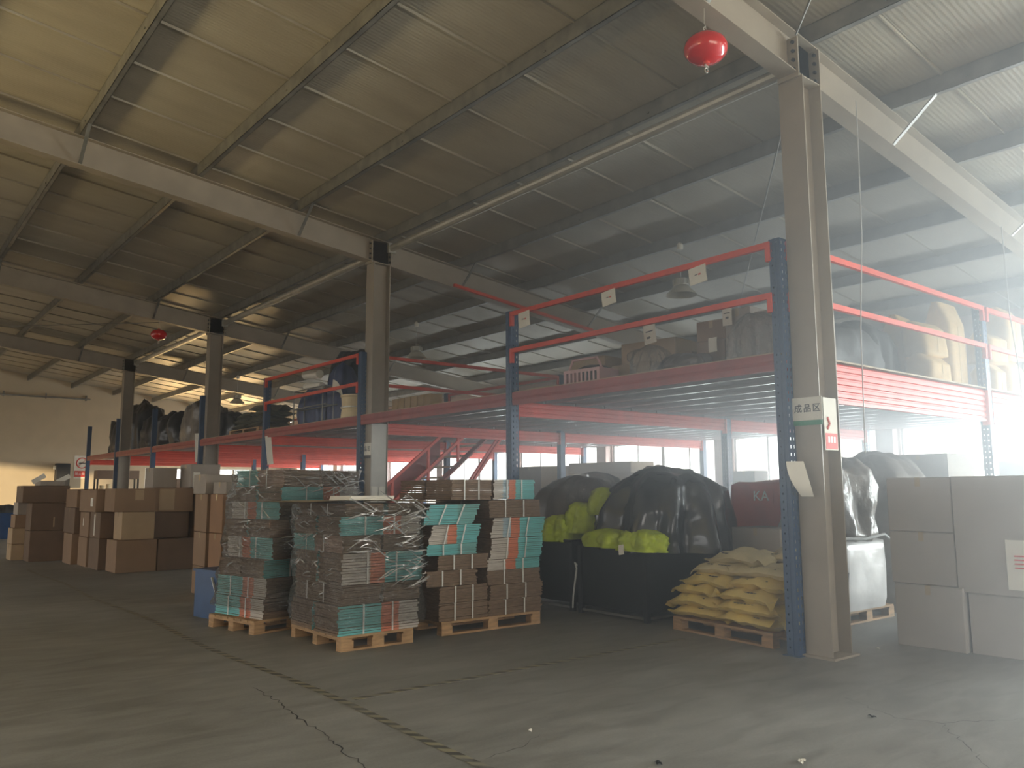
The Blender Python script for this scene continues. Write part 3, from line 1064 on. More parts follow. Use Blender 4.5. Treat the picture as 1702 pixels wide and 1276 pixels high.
for k in range(40):
    y0, y1 = 3.0 + 0.4 * k, 3.0 + 0.4 * (k + 1)
    f = lambda y: 2.94 + 0.035 * math.sin(y * 1.3)
    b = len(m.v)
    m.v += [(f(y0) - 0.035, y0, 0.0015), (f(y0) + 0.035, y0, 0.0015), (f(y1) + 0.035, y1, 0.0015), (f(y1) - 0.035, y1, 0.0015)]
    m.face((b, b + 1, b + 2, b + 3))
m.build('floor_tape', mt['tape'], floor)
MB().box(3.06, 6.9, 5.63, 5.70, 0.0, 0.0015).build('floor_tape', mt['tape'], floor)


def crack(pts, w, parent, seed):
    rr = random.Random(seed)
    P = [Vector((p[0], p[1], 0)) for p in pts]
    fine = []
    for a, b in zip(P, P[1:]):
        n = max(2, int((b - a).length / 0.05))
        d = (b - a)
        s = Vector((-d.y, d.x, 0)).normalized()
        for k in range(n):
            fine.append(a + d * k / n + s * rr.uniform(-0.022, 0.022))
    m = MB()
    for i, p in enumerate(fine):
        d = (fine[min(i + 1, len(fine) - 1)] - fine[max(i - 1, 0)])
        s = Vector((-d.y, d.x, 0)).normalized() * w * rr.uniform(0.25, 1.0) * (0.4 + 0.6 * math.sin(PI * min(1, i / len(fine) * 0.8 + 0.2)))
        m.v += [(p.x - s.x, p.y - s.y, 0.001), (p.x + s.x, p.y + s.y, 0.001)]
        if i:
            m.face((2 * i - 2, 2 * i - 1, 2 * i + 1, 2 * i))
    return m.build('crack', mt['ink'], parent)
crack([(2.63, 6.5), (2.60, 6.0), (2.54, 5.6), (2.5, 5.08), (2.44, 4.72), (2.41, 4.43), (2.37, 4.1), (2.3, 3.4)], 0.007, floor, 3)
crack([(5.9, 3.35), (5.66, 2.85), (5.77, 2.6), (6.3, 2.27), (6.9, 2.1)], 0.004, floor, 5)
crack([(5.77, 2.6), (5.3, 2.2), (4.9, 1.9)], 0.003, floor, 8)
crack([(3.0, 3.95), (3.35, 4.0), (3.6, 4.15)], 0.003, floor, 11)
def scrap(loc, s, rz, label, mat='paper', curl=0.012):
    o = MB().grid(lambda u, v: ((u - .5) * s, (v - .5) * s * 0.5, 0.001 + curl * abs(math.sin(u * 4 + v * 2))), 4, 3).build('floor_scrap', mt[mat], None, loc, rz)
    tag(o, label, 'litter')
for q in (((4.35, 2.75, 0), 0.07, 0.3, 'white paper scrap on the floor below the signed column', 'paper'),
          ((3.70, 3.25, 0), 0.06, 1.0, 'dark flat scrap on the bare floor left of the white scrap', 'dark'),
          ((3.45, 3.0, 0), 0.05, 2.0, 'tiny dark chip lying on the near floor beside the long crack', 'dark'),
          ((3.75, 2.6, 0), 0.05, 0.2, 'thin dark sliver on the near floor', 'dark'),
          ((3.55, 4.2, 0), 0.04, 0.8, 'small pale chip on the floor near the striped tape', 'paper'),
          ((5.55, 2.95, 0), 0.06, 1.2, 'dark smudge of litter on the floor before the grey cartons', 'dark'),
          ((7.9, 4.1, 0), 0.05, 0.6, 'small bright scrap on the floor behind the signed column', 'paper')):
    scrap(*q)
# ------------------------------------------------------------------ goods: shared builders
mt['carton'] = M('brown_carton', (0.27, 0.17, 0.10), 0.75, var=0.08, vscale=3)
mt['carton2'] = M('pale_carton', (0.42, 0.30, 0.18), 0.75, var=0.08, vscale=3)
mt['carton3'] = M('dark_carton', (0.165, 0.105, 0.065), 0.75, var=0.1, vscale=3)
mt['carton4'] = M('greyish_carton', (0.36, 0.31, 0.26), 0.75, var=0.08, vscale=3)
mt['edge'] = M('carton_edges', (0.20, 0.135, 0.09), 0.85, var=0.3, vscale=14, stretch=(1, 1, 5))
mt['tape_clear'] = M('packing_tape', (0.45, 0.35, 0.22), 0.2, var=0.05)
mt['strap'] = M('white_strap', (0.72, 0.72, 0.68), 0.45, var=0.05)
mt['film'] = glassy('stretch_film', (0.95, 0.95, 0.94), 0.6, bump=1.0, bscale=5.0, rough=0.14, stretch=(2.5, 2.5, 5.0))
mt['crease_glint'] = M('film_crease_glint', (0.8, 0.8, 0.8), 0.12, 0.6, var=0.05)
mt['clearbag'] = glassy('clear_plastic_bag', (0.9, 0.91, 0.92), 0.5, bump=0.7, bscale=9, rough=0.12)
mt['tarp'] = M('black_tarp', (0.022, 0.024, 0.032), 0.2, var=0.2, vscale=4, bump=0.3, bscale=5, spec=0.7)
mt['greytarp'] = M('grey_tarp', (0.12, 0.10, 0.09), 0.35, var=0.2, vscale=4, bump=0.3, bscale=9)
mt['black'] = M('black_fabric', (0.010, 0.011, 0.013), 0.75, var=0.2, bump=0.1)
mt['blackbag'] = M('black_bag', (0.035, 0.03, 0.028), 0.35, var=0.25, vscale=6, bump=0.5, bscale=11)
mt['lime'] = M('lime_fabric', (0.58, 0.72, 0.035), 0.5, var=0.12, vscale=9, bump=0.35, bscale=12)
mt['limedark'] = M('lime_netting', (0.32, 0.42, 0.10), 0.5, var=0.25, vscale=16, bump=0.4, bscale=20)
mt['sack'] = M('yellow_woven_sack', (0.80, 0.62, 0.20), 0.42, var=0.14, vscale=5, bump=0.35, bscale=10)
mt['sackpale'] = M('pale_woven_sack', (0.74, 0.63, 0.36), 0.5, var=0.12, vscale=5, bump=0.35, bscale=10)
mt['silver'] = M('silver_sheet', (0.62, 0.60, 0.58), 0.33, 0.15, var=0.1, vscale=3, bump=0.3, bscale=6)
mt['brownfilm'] = M('brown_plastic_film', (0.22, 0.19, 0.16), 0.3, var=0.3, vscale=6, bump=1.0, bscale=9)
mt['bluefab'] = M('navy_fabric', (0.03, 0.045, 0.13), 0.55, var=0.3, vscale=8, bump=0.4, bscale=14)
mt['bluecrate'] = M('blue_plastic', (0.012, 0.06, 0.17), 0.4, var=0.15)
mt['kraft'] = M('kraft_paper', (0.68, 0.46, 0.20), 0.7, var=0.12, vscale=5, bump=0.25, bscale=7)
mt['pink'] = M('pink_plastic', (0.55, 0.33, 0.33), 0.45, var=0.05)
mt['darkgoods'] = M('dark_grey_goods', (0.07, 0.07, 0.07), 0.6, var=0.3, vscale=5, bump=0.4, bscale=9)
mt['tan'] = M('tan_sheet', (0.52, 0.42, 0.28), 0.7, var=0.1)
mt['olive'] = M('olive_sacks', (0.14, 0.13, 0.08), 0.6, var=0.3, vscale=4, bump=0.4, bscale=8)
TEAL, ORANGE, PALE, SKY = (0.15, 0.47, 0.47), (0.60, 0.19, 0.10), (0.52, 0.47, 0.41), (0.34, 0.46, 0.52)


def bands(name, stops):
    """Printed colour bands along the bundle's length (object X)."""
    m = bpy.data.materials.new(name)
    m.use_nodes = True
    nt = m.node_tree
    b = nt.nodes['Principled BSDF']
    b.inputs['Roughness'].default_value = 0.6
    tc = nt.nodes.new('ShaderNodeTexCoord')
    sep = nt.nodes.new('ShaderNodeSeparateXYZ')
    nt.links.new(tc.outputs['Generated'], sep.inputs[0])
    r = nt.nodes.new('ShaderNodeValToRGB')
    r.color_ramp.interpolation = 'CONSTANT'
    e = r.color_ramp.elements
    while len(e) > 1:
        e.remove(e[-1])
    e[0].position = 0.0
    e[0].color = (*stops[0][1], 1)
    for p, c in stops[1:]:
        q = e.new(p)
        q.color = (*c, 1)
    nt.links.new(sep.outputs['X'], r.inputs[0])
    n = nt.nodes.new('ShaderNodeTexNoise')
    n.inputs['Scale'].default_value = 3
    mp = nt.nodes.new('ShaderNodeMapping')
    mp.inputs['Scale'].default_value = (1, 1, 14)
    nt.links.new(tc.outputs['Generated'], mp.inputs[0])
    nt.links.new(mp.outputs[0], n.inputs[0])
    mx = nt.nodes.new('ShaderNodeMixRGB')
    mx.blend_type = 'OVERLAY'
    mx.inputs[0].default_value = 0.45
    nt.links.new(r.outputs[0], mx.inputs[1])
    nt.links.new(n.outputs[0], mx.inputs[2])
    nt.links.new(mx.outputs[0], b.inputs['Base Color'])
    return m


BAND = {
    'teal, orange and grey': bands('print_teal_orange', [(0, TEAL), (0.52, ORANGE), (0.74, PALE)]),
    'grey, orange and teal': bands('print_grey_orange', [(0, PALE), (0.34, ORANGE), (0.52, TEAL)]),
    'pale, blue, orange and teal': bands('print_pale_blue', [(0, PALE), (0.22, SKY), (0.36, ORANGE), (0.52, TEAL)]),
    'teal': bands('print_teal', [(0, TEAL), (0.6, (0.16, 0.38, 0.36))]),
    'orange and pale': bands('print_orange', [(0, (0.45, 0.30, 0.2)), (0.3, ORANGE), (0.6, PALE)]),
    'teal and brown': bands('print_teal_brown', [(0, TEAL), (0.45, (0.33, 0.20, 0.14)), (0.75, (0.40, 0.25, 0.17))]),
    'plain brown': mt['edge'],
}
ORD = ['bottom', 'second', 'third', 'fourth', 'fifth', 'sixth', 'seventh', 'eighth', 'ninth']


def bundle(loc, rz, L, W, H, colours, label, group, n=11, lean=0.0):
    """A strapped bundle of flat cartons lying in sheets; printed bands on the long faces."""
    rr = random.Random(int(abs(loc[0] * 131 + loc[1] * 57 + loc[2] * 977) * 10))
    e = thing('carton_bundle', label, 'cartons', loc, rz, group)
    m = MB()
    t = H / n
    for k in range(n):
        dx, dy = rr.uniform(-0.012, 0.012), rr.uniform(-0.010, 0.010)
        dx += lean * (k / n - 0.5)
        z0 = t * k
        b = len(m.v)
        x0, x1, y0, y1 = -L / 2 + dx, L / 2 + dx, -W / 2 + dy, W / 2 + dy
        z1 = z0 + t * rr.uniform(0.78, 0.95)
        m.v += [(x0, y0, z0), (x1, y0, z0), (x1, y1, z0), (x0, y1, z0), (x0, y0, z1), (x1, y0, z1), (x1, y1, z1), (x0, y1, z1)]
        for q, mi in (((0, 3, 2, 1), 1), ((4, 5, 6, 7), 1), ((0, 1, 5, 4), 0), ((1, 2, 6, 5), 1), ((2, 3, 7, 6), 0), ((3, 0, 4, 7), 1)):
            m.face(tuple(b + i for i in q), mi)
    s = m.build('sheets', [BAND[colours], mt['edge']], e)
    for f in (-0.2, 0.16):
        x = f * L
        w = 0.008
        k = MB()
        yy, zz = W / 2 + 0.013, H
        sh = lean * 0.5
        for sy in (-1, 1):
            k.bar((x - sh, sy * yy, 0), (x + sh, sy * yy, zz), 0.003, 0.018, up=(1, 0, 0))
        k.box(x + sh - 0.009, x + sh + 0.009, -yy, yy, zz - 0.003, zz + 0.001)
        k.build('strap', mt['strap'], e)
    return e


def carton(x0, x1, y0, y1, z0, z1, label, mat='carton', group=None, rz=0.0, seam='x', tape=True, patches=(), name='carton', open_flaps=False):
    """A closed cardboard box: body, two top flaps meeting at a taped seam."""
    cx, cy = (x0 + x1) / 2, (y0 + y1) / 2
    a, b, h = (x1 - x0) / 2, (y1 - y0) / 2, z1 - z0
    e = thing(name, label, 'carton', (cx, cy, z0), rz, group)
    t = 0.004
    MB().cbox(-a, a, -b, b, 0, h - t, 0.006).build('body', mt[mat], e)
    if not open_flaps:
        if seam == 'x':
            MB().box(-a, a, -b, -0.002, h - t, h).build('flap', mt[mat], e)
            MB().box(-a, a, 0.002, b, h - t, h).build('flap', mt[mat], e)
        else:
            MB().box(-a, -0.002, -b, b, h - t, h).build('flap', mt[mat], e)
            MB().box(0.002, a, -b, b, h - t, h).build('flap', mt[mat], e)
    if tape:
        w = 0.026
        m = MB()
        d = min(0.09, h * 0.4)
        if seam == 'x':
            m.box(-a - 0.001, a + 0.001, -w, w, h, h + 0.001)
            for s in (-1, 1):
                m.box(s * a - 0.0015, s * a + 0.0015, -w, w, h - d, h + 0.001)
        else:
            m.box(-w, w, -b - 0.001, b + 0.001, h, h + 0.001)
            for s in (-1, 1):
                m.box(-w, w, s * b - 0.0015, s * b + 0.0015, h - d, h + 0.001)
        m.build('packing_tape', mt['tape_clear'], e)
    for (face, u, v, w, hh, mm, nm) in patches:
        # a patch on a face: '-x' or '-y', u across from -1 to 1, v up from 0 to 1
        m = MB()
        if face == '-x':
            m.box(-a - 0.004, -a - 0.0005, u * b - w / 2, u * b + w / 2, v * h - hh / 2, v * h + hh / 2)
        else:
            m.box(u * a - w / 2, u * a + w / 2, -b - 0.004, -b - 0.0005, v * h - hh / 2, v * h + hh / 2)
        m.build(nm, mt[mm], e)
    return e


def pallet(loc, rz, L, W, label, H=0.145):
    """A wooden pallet: L along its local x, with three rows of blocks."""
    e = thing('wooden_pallet', label, 'pallet', loc, rz, 'wooden pallets under the goods')
    bh = H - 0.022 * 3
    for y in (-W / 2 + 0.05, 0, W / 2 - 0.05):
        MB().box(-L / 2, L / 2, y - 0.05, y + 0.05, 0, 0.02).build('bottom_board', mt['wood'], e)
        for x in (-L / 2 + 0.07, 0, L / 2 - 0.07):
            MB().box(x - 0.068, x + 0.068, y - 0.049, y + 0.049, 0.02, 0.02 + bh).build('block', mt['wood'], e)
    for x in (-L / 2 + 0.06, 0, L / 2 - 0.06):
        MB().box(x - 0.06, x + 0.06, -W / 2, W / 2, 0.02 + bh, 0.042 + bh).build('cross_board', mt['wood'], e)
    n = 7
    s = W / n
    for k in range(n):
        y = -W / 2 + s * k
        MB().box(-L / 2, L / 2, y + 0.006, y + s - 0.006, 0.042 + bh, H).build('top_board', mt['wood'], e)
    return e


def drape_mesh(ax, ay, prof, expo=3.2, folds=(0.05, 9), rough=0.04, seed=1, nu=72, sub=3, sag=0.0, skew=(0, 0), fine=0.0):
    """A soft closed form: profile of (radius fraction, height) from the floor up, on a rounded-rectangle plan."""
    rr = random.Random(seed)
    ph = [rr.uniform(0, 6.28) for _ in range(6)]
    P = []
    for a, b in zip(prof, prof[1:]):
        for k in range(sub):
            t = k / sub
            P.append((a[0] + (b[0] - a[0]) * t, a[1] + (b[1] - a[1]) * t))
    P.append(prof[-1])
    top = max(p[1] for p in prof)
    n = len(P) - 1
    def fn(u, v):
        i = min(n, int(round(v * n)))
        r, z = P[i]
        t = 2 * PI * u
        c, s = math.cos(t), math.sin(t)
        k = (abs(c) ** expo + abs(s) ** expo) ** (-1 / expo)
        f = 1 + folds[0] * math.sin(folds[1] * t + ph[0] + 2.5 * nz(c * 1.3, s * 1.3, seed)) * min(1, r * 1.3)
        q = nz(c * 2.2 + seed * 3.1, s * 2.2, z * 1.6 / max(top, .2) + r)
        q2 = nz(c * 5 + seed, s * 5 + 7, z * 6 + r * 3)
        f += rough * q * 2.2 + rough * 0.6 * q2 + fine * abs(nz(c * 4 + seed, s * 4, z * 13)) + fine * 0.5 * nz(c * 11, s * 11 + seed, z * 26)
        x, y = ax * k * c * r * f, ay * k * s * r * f
        zz = z + (rough * 1.6 * nz(x * 2.3 + seed, y * 2.3, 3.3) * top + rough * 0.5 * nz(x * 7, y * 7, seed) * top) * (0.15 + 0.85 * (z / top if z > 0 else 0)) if z > 0.02 else z
        h = (zz / top) if top else 0
        return (x + skew[0] * h, y + skew[1] * h, max(0.0, zz))
    return MB().grid(fn, nu, n, closed_u=True)


def drape(name, label, cat, mat, loc, ax, ay, prof, rz=0.0, group=None, **kw):
    m = drape_mesh(ax, ay, prof, **kw)
    o = m.build(name, mt[mat], None, loc, rz, smooth=True)
    return tag(o, label, cat, group)


DOME = [(1.0, 0.0), (1.02, 0.35), (0.97, 0.62), (0.82, 0.83), (0.55, 0.95), (0.25, 1.0), (0.0, 1.0)]
def dome(h): return [(r, z * h) for r, z in DOME]


def pillow(L, W, H, seed, droop=0.0, wr=1.0):
    """A filled sack: puffed body, flat sewn ends that stick out."""
    def top(u, v, sgn):
        a, b = 2 * u - 1, 2 * v - 1
        body = max(0, 1 - abs(a / 0.9) ** 5) ** 0.6 * max(0, 1 - abs(b) ** 3.5) ** 0.6 if abs(a) < 0.9 else 0
        x = a * L / 2
        wide = 1 - 0.05 * (1 - abs(b)) * 0 - 0.05 * (abs(a) ** 6)
        y = b * W / 2 * wide
        w = nz(x * 5 + seed * 7.7, y * 6, seed) * 0.04 * wr + nz(x * 15, y * 5 + seed, 2.0) * 0.018 * wr
        z = sgn * H / 2 * body + (w * (0.4 + body))
        z -= droop * (a * a) * 0.5 - 0.09 * max(0, abs(a) - 0.86) / 0.14 * nz(seed * 3.3, a * 2, b * 1.5) * 1.6
        return (x, y, z + H / 2)
    m = MB()
    m.grid(lambda u, v: top(u, v, 1), 26, 14)
    m.grid(lambda u, v: top(1 - u, v, -0.8), 26, 14)
    return m


# ------------------------------------------------------------------ three pallets of flat cartons
def stack(cx, cy, rz, L, W, layers, who, group, z0=0.145, n=11):
    """Layers of two bundles each: 'f' = bands to the front, 's' = bands to the sides."""
    z = z0
    c, s = math.cos(rz), math.sin(rz)
    for k, (kind, h, c1, c2, ox, oy) in enumerate(layers):
        for q in (0, 1):
            if kind == 'f':
                lx, ly, r = ox, oy + (-1 if q == 0 else 1) * W / 4, 0
                l, w = L, W / 2 - 0.03
                side = 'front' if q == 0 else 'rear'
            else:
                lx, ly, r = ox + (-1 if q == 0 else 1) * L / 4, oy, -PI / 2
                l, w = W, L / 2 - 0.03
                side = 'near' if q == 0 else 'far'
            col = c1 if q == 0 else c2
            r += rnd.uniform(-0.03, 0.03)
            bundle((cx + lx * c - ly * s, cy + lx * s + ly * c, z), rz + r, l, w, h - 0.004, col,
                   'flat cartons, %s edges, %s layer %s half, %s' % (col, ORD[k], side, who), group, n)
        z += h
    return z


TOG, GOT, PBOT, TT, OP, TBR, PB = 'teal, orange and grey', 'grey, orange and teal', 'pale, blue, orange and teal', 'teal', 'orange and pale', 'teal and brown', 'plain brown'
# front pallet (B)
pallet((4.22, 7.90, 0), 0, 0.82, 1.14, 'wooden pallet under the nearest film-wrapped stack')
zB = stack(4.26, 7.88, 0.0, 0.92, 1.08, [('f', 0.29, TOG, TT, -0.02, 0.0), ('s', 0.19, PB, OP, 0.0, 0.0), ('f', 0.31, GOT, TT, 0.02, 0.0), ('s', 0.17, TBR, PB, -0.02, 0), ('f', 0.19, TOG, TT, -0.01, 0), ('s', 0.125, PB, TT, 0.02, 0)], 'nearest pallet', 'bundles on the nearest pallet')
# left pallet behind it (A)
pallet((3.98, 9.36, 0), 0.2, 1.1, 0.92, 'wooden pallet under the left film-wrapped stack')
zA = stack(4.07, 9.40, 0.2, 1.12, 0.94, [('s', 0.22, TOG, PB, 0, 0), ('s', 0.22, TOG, PB, 0.02, 0), ('f', 0.2, TBR, PB, 0.03, 0), ('s', 0.24, GOT, TT, 0.12, 0), ('f', 0.2, OP, TT, 0.10, 0), ('s', 0.2, GOT, PB, 0.17, 0), ('f', 0.17, TOG, TT, 0.19, -0.03), ('s', 0.2, TBR, OP, 0.22, 0)], 'left pallet', 'bundles on the left pallet')
# right pallet (C): two columns side by side
pallet((5.74, 7.95, 0), -0.03, 1.36, 1.1, 'wooden pallet under the unwrapped stack beside the black bins')
gC = 'bundles on the unwrapped pallet'
z = 0.145
for k, (h, cl, rot, lean) in enumerate(((0.19, PB, 1, 0), (0.18, PB, 1, 0), (0.17, PB, 0, 0), (0.16, PB, 1, 0), (0.12, TT, 0, 0), (0.21, GOT, 0, 0.06), (0.22, TT, 0, 0.10))):
    for q, y in ((0, 7.70), (1, 8.25)):
        if rot:
            bundle((5.35, y, z), rnd.uniform(-0.04, 0.04), 0.66, 0.52, h - 0.004, cl, 'flat cartons, %s edges, %s layer %s, left column, unwrapped pallet' % (cl, ORD[k], ('front', 'rear')[q]), gC)
        else:
            bundle((5.20 + 0.03 * (k % 2), y, z), rnd.uniform(-0.08, 0.05), 0.66, 0.50, h - 0.004, cl, 'flat cartons, %s edges, %s layer %s, left column, unwrapped pallet' % (cl, ORD[k], ('front', 'rear')[q]), gC, lean=lean)
    z += h
z = 0.145
for k, (h, cl, ox, lean) in enumerate(((0.17, PB, 0, 0), (0.17, PB, 0.02, 0), (0.16, PB, -0.02, 0), (0.12, GOT, -0.02, 0), (0.24, GOT, 0.02, 0.03), (0.23, PBOT, 0.05, 0.05), (0.20, PB, -0.01, 0))):
    for q, y in ((0, 7.68), (1, 8.24)):
        bundle((6.07 + ox, y, z), rnd.uniform(-0.03, 0.03), 0.76, 0.52, h - 0.004, cl, 'flat cartons, %s edges, %s layer %s, right column, unwrapped pallet' % (cl, ORD[k], ('front', 'rear')[q]), gC, lean=lean)
    z += h
for q, y in ((0, 7.68), (1, 8.24)):
    bundle((5.44, y, 1.44), 0.02, 0.56, 0.5, 0.225, PB, 'dark flat cartons on top of the unwrapped pallet, left and %s' % ('front', 'rear')[q], gC)
    bundle((6.06, y, 1.44), 0.02, 0.62, 0.5, 0.225, ('pale, blue, orange and teal', TT)[q], 'bright banded flat cartons on top of the unwrapped pallet, right and %s' % ('front', 'rear')[q], gC)


def film(name, label, cx, cy, rz, L, W, z0, z1, seed, lean=0.0):
    """Clear film wound round a stack, pulled in and out between the layers."""
    def fn(u, v):
        t = 2 * PI * u
        c, s = math.cos(t), math.sin(t)
        e = 7
        k = (abs(c) ** e + abs(s) ** e) ** (-1 / e)
        z = z0 + (z1 - z0) * v
        f = 1.05 + 0.02 * math.sin(z * 15 + seed) + 0.035 * nz(c * 2.5 + seed, s * 2.5, z * 4) + 0.035 * nz(c * 5 + z * 3, s * 5 + seed, z * 17) + 0.012 * nz(c * 20, s * 20 + seed, z * 40)
        f += 0.07 * max(0, nz(c * 3, s * 3 + seed * 2, z * 2 + 5))
        return (L / 2 * k * c * f + lean * v, W / 2 * k * s * f, z)
    m = MB().grid(fn, 180, 90, closed_u=True)
    o = m.build(name, mt['film'], None, (cx, cy, 0), rz, smooth=True)
    tag(o, label, 'film')
    # creases as white ribbons, with the film's highlights put into their colour
    rr = random.Random(seed * 7)
    k = MB()
    for q in range(130):
        side = rr.random()
        z = z0 + (z1 - z0) * (0.25 + 0.72 * rr.random() ** 0.6)
        if side < 0.62:
            x = L / 2 * (1.03 - 1.5 * rr.random() ** 1.6)
            ln = rr.uniform(0.05, 0.32)
            sl = rr.choice((-0.5, -0.35, -0.15, 0.1, 0.45, 0.7))
            p = [Vector((x - ln * t, -W / 2 * 1.10 - 0.012 * math.sin(3 * t), z + sl * ln * t + 0.01 * math.sin(5 * t + q))) for t in (0, .33, .66, 1)]
        else:
            y = W / 2 * rr.uniform(-1, 0.6)
            ln = rr.uniform(0.05, 0.22)
            sl = rr.choice((-0.4, -0.2, 0.15, 0.5))
            p = [Vector((-L / 2 * 1.10 - 0.01 * math.sin(3 * t), y + ln * t, z + sl * ln * t + 0.008 * math.sin(5 * t + q))) for t in (0, .33, .66, 1)]
        w = rr.uniform(0.003, 0.011)
        p = [Vector((a.x + lean * (a.z - z0) / (z1 - z0), a.y, a.z)) for a in p]
        k.tube(p, [w * 0.3, w, w * 0.8, w * 0.2], 4)
    c = k.build('film_crease_glints', mt['crease_glint'], o)
    c['kind'] = 'stuff'
    return o


film('stretch_film', 'clear wrinkled stretch film round the nearest carton stack', 4.26, 7.88, 0.0, 1.0, 1.16, 0.20, 1.40, 2)
film('stretch_film', 'clear wrinkled stretch film round the left carton stack', 4.07, 9.40, 0.2, 1.20, 1.04, 0.24, 1.80, 5, 0.22)
# cover sheet and folded white sheet on the front stack
m = MB().grid(lambda u, v: (-0.85 + 1.62 * u, -0.62 + 1.2 * v, 0.012 * math.sin(u * 5) * (1 - v) + 0.01), 12, 4)
m.grid(lambda u, v: (-0.85 + 1.62 * u, 0.58 - 1.2 * v, 0.012 * math.sin(u * 5) * v + 0.004), 12, 4)
tag(m.build('cover_sheet', mt['tan'], None, (4.22, 7.88, zB + 0.012)), 'wide tan cardboard cover sheet lying on the nearest stack', 'cardboard')
m = MB()
for k in range(4):
    m.obox((0.01 * k, 0.008 * k, 0.006 + 0.011 * k), (0.26, 0.2, 0.005))
tag(m.build('folded_sheet', mt['paper'], None, (4.12, 7.55, zB + 0.028), 0.05), 'folded white sheets lying on the tan cover sheet', 'paper')

# ------------------------------------------------------------------ black bulk bins, garments and tarps
def bulk_bin(x0, x1, y0, y1, h, label):
    e = thing('bulk_bin', label, 'bin', ((x0 + x1) / 2, (y0 + y1) / 2, 0), 0, 'black bulk bins')
    a, b = (x1 - x0) / 2, (y1 - y0) / 2
    def panel(p, q):
        p, q = Vector(p), Vector(q)
        d = (q - p)
        n = Vector((d.y, -d.x, 0)).normalized()
        def fn(u, v):
            bulge = 0.05 * math.sin(PI * u) * math.sin(PI * min(1, v * 1.1)) + 0.008 * nz(u * 5, v * 3, p.x)
            return p + d * u + n * bulge + Vector((0, 0, 0.13 + (h - 0.13) * v))
        return MB().grid(fn, 14, 8)
    for p, q in (((-a, b, 0), (-a, -b, 0)), ((-a, -b, 0), (a, -b, 0)), ((a, -b, 0), (a, b, 0)), ((a, b, 0), (-a, b, 0))):
        panel(p, q).build('side_panel', mt['black'], e, smooth=True)
    MB().box(-a, a, -b, b, 0.10, 0.135).build('floor_panel', mt['black'], e)
    m = MB()
    for p, q in (((-a, -b), (a, -b)), ((a, -b), (a, b)), ((a, b), (-a, b)), ((-a, b), (-a, -b))):
        m.tube([(p[0], p[1], h), (q[0], q[1], h)], 0.018, 6)
    m.build('rim', mt['black'], e)
    for sx in (-1, 1):
        for sy in (-1, 1):
            MB().box(sx * a - 0.03, sx * a + 0.03, sy * b - 0.03, sy * b + 0.03, 0, h - 0.02).build('leg', mt['dark'], e)
    MB().box(-a, a, -b - 0.015, -b + 0.015, 0.03, 0.06).build('skid', mt['galv'], e)
    MB().box(-a - 0.015, -a + 0.015, -b, b, 0.03, 0.06).build('skid', mt['galv'], e)
    return e
bulk_bin(7.38, 8.6, 7.86, 8.98, 0.88, 'black fabric bulk bin beside the carton pallet, under the grey cover')
bulk_bin(7.36, 9.15, 6.58, 7.68, 0.86, 'wide black fabric bulk bin under the black tarp')
o = MB().tube([(7.33, 7.72, 0.58), (7.31, 7.74, 0.62), (7.30, 7.70, 0.55), (7.31, 7.78, 0.2), (7.32, 7.8, 0.05)], 0.012, 6).build('white_strap', mt['strap'])
tag(o, 'white strap dangling down in the gap between the bins', 'strap')

drape('grey_cover', 'grey-brown plastic cover heaped over the left black bin', 'cover', 'greytarp', (8.12, 8.46, 0.84), 0.66, 0.62, dome(0.90), expo=2.8, folds=(0.03, 9), rough=0.05, seed=4)
drape('clear_bag', 'crinkled clear plastic draped over the grey cover', 'plastic bag', 'clearbag', (7.86, 7.92, 1.36), 0.34, 0.34, dome(0.40), seed=8, rough=0.10, folds=(0.08, 11))
drape('black_tarp', 'glossy black plastic tarp heaped over the wide bin', 'tarp', 'tarp', (8.14, 6.95, 0.80), 0.80, 0.86, [(1.0, 0.0), (0.99, 0.22), (0.92, 0.48), (0.78, 0.76), (0.5, 0.96), (0.2, 1.03), (0.0, 1.04)], expo=2.2, folds=(0.075, 11), rough=0.075, seed=11, nu=150, sub=7, skew=(0.0, -0.08))
for k, (x, y, z, a, b, h, rz, lab) in enumerate((
        (7.58, 8.22, 0.86, 0.24, 0.30, 0.36, 0.2, 'bag of lime garments bulging under the grey cover, lowest left'),
        (7.66, 7.86, 0.98, 0.20, 0.26, 0.40, 0.5, 'bag of lime garments higher up between cover and tarp'),
        (7.72, 7.58, 1.22, 0.18, 0.20, 0.36, 0.3, 'topmost bag of lime garments beside the black tarp'),
        (7.42, 7.22, 0.84, 0.20, 0.36, 0.22, 0.1, 'flat bag of lime garments spilling over the wide bin, left one'),
        (7.40, 6.66, 0.82, 0.20, 0.34, 0.25, -0.1, 'flat bag of lime garments spilling over the wide bin, right one'))):
    gb = drape('garment_bag', lab, 'garment bag', 'lime', (x, y, z), a, b, dome(h), rz, 'lime garment bags on the black bins', expo=2.6, folds=(0.07, 6), rough=0.10, seed=20 + k, nu=96, sub=6, fine=0.16)
drape('net_bag', 'dull lime net bag at the right end of the wide bin', 'net bag', 'limedark', (8.75, 6.72, 0.82), 0.42, 0.36, [(1.0, 0), (0.95, 0.12), (0.72, 0.3), (0.4, 0.52), (0.12, 0.64), (0, 0.65)], expo=2.4, rough=0.06, seed=31, skew=(0.1, -0.05))
gl = card('garment_label', (7.16, 6.78, 0.84), 0.07, 0.12, (-0.9, -0.2, 0.3), 'small white label on the right lime garment bag', 'label', tilt=0.2)
attach(gl, gb)

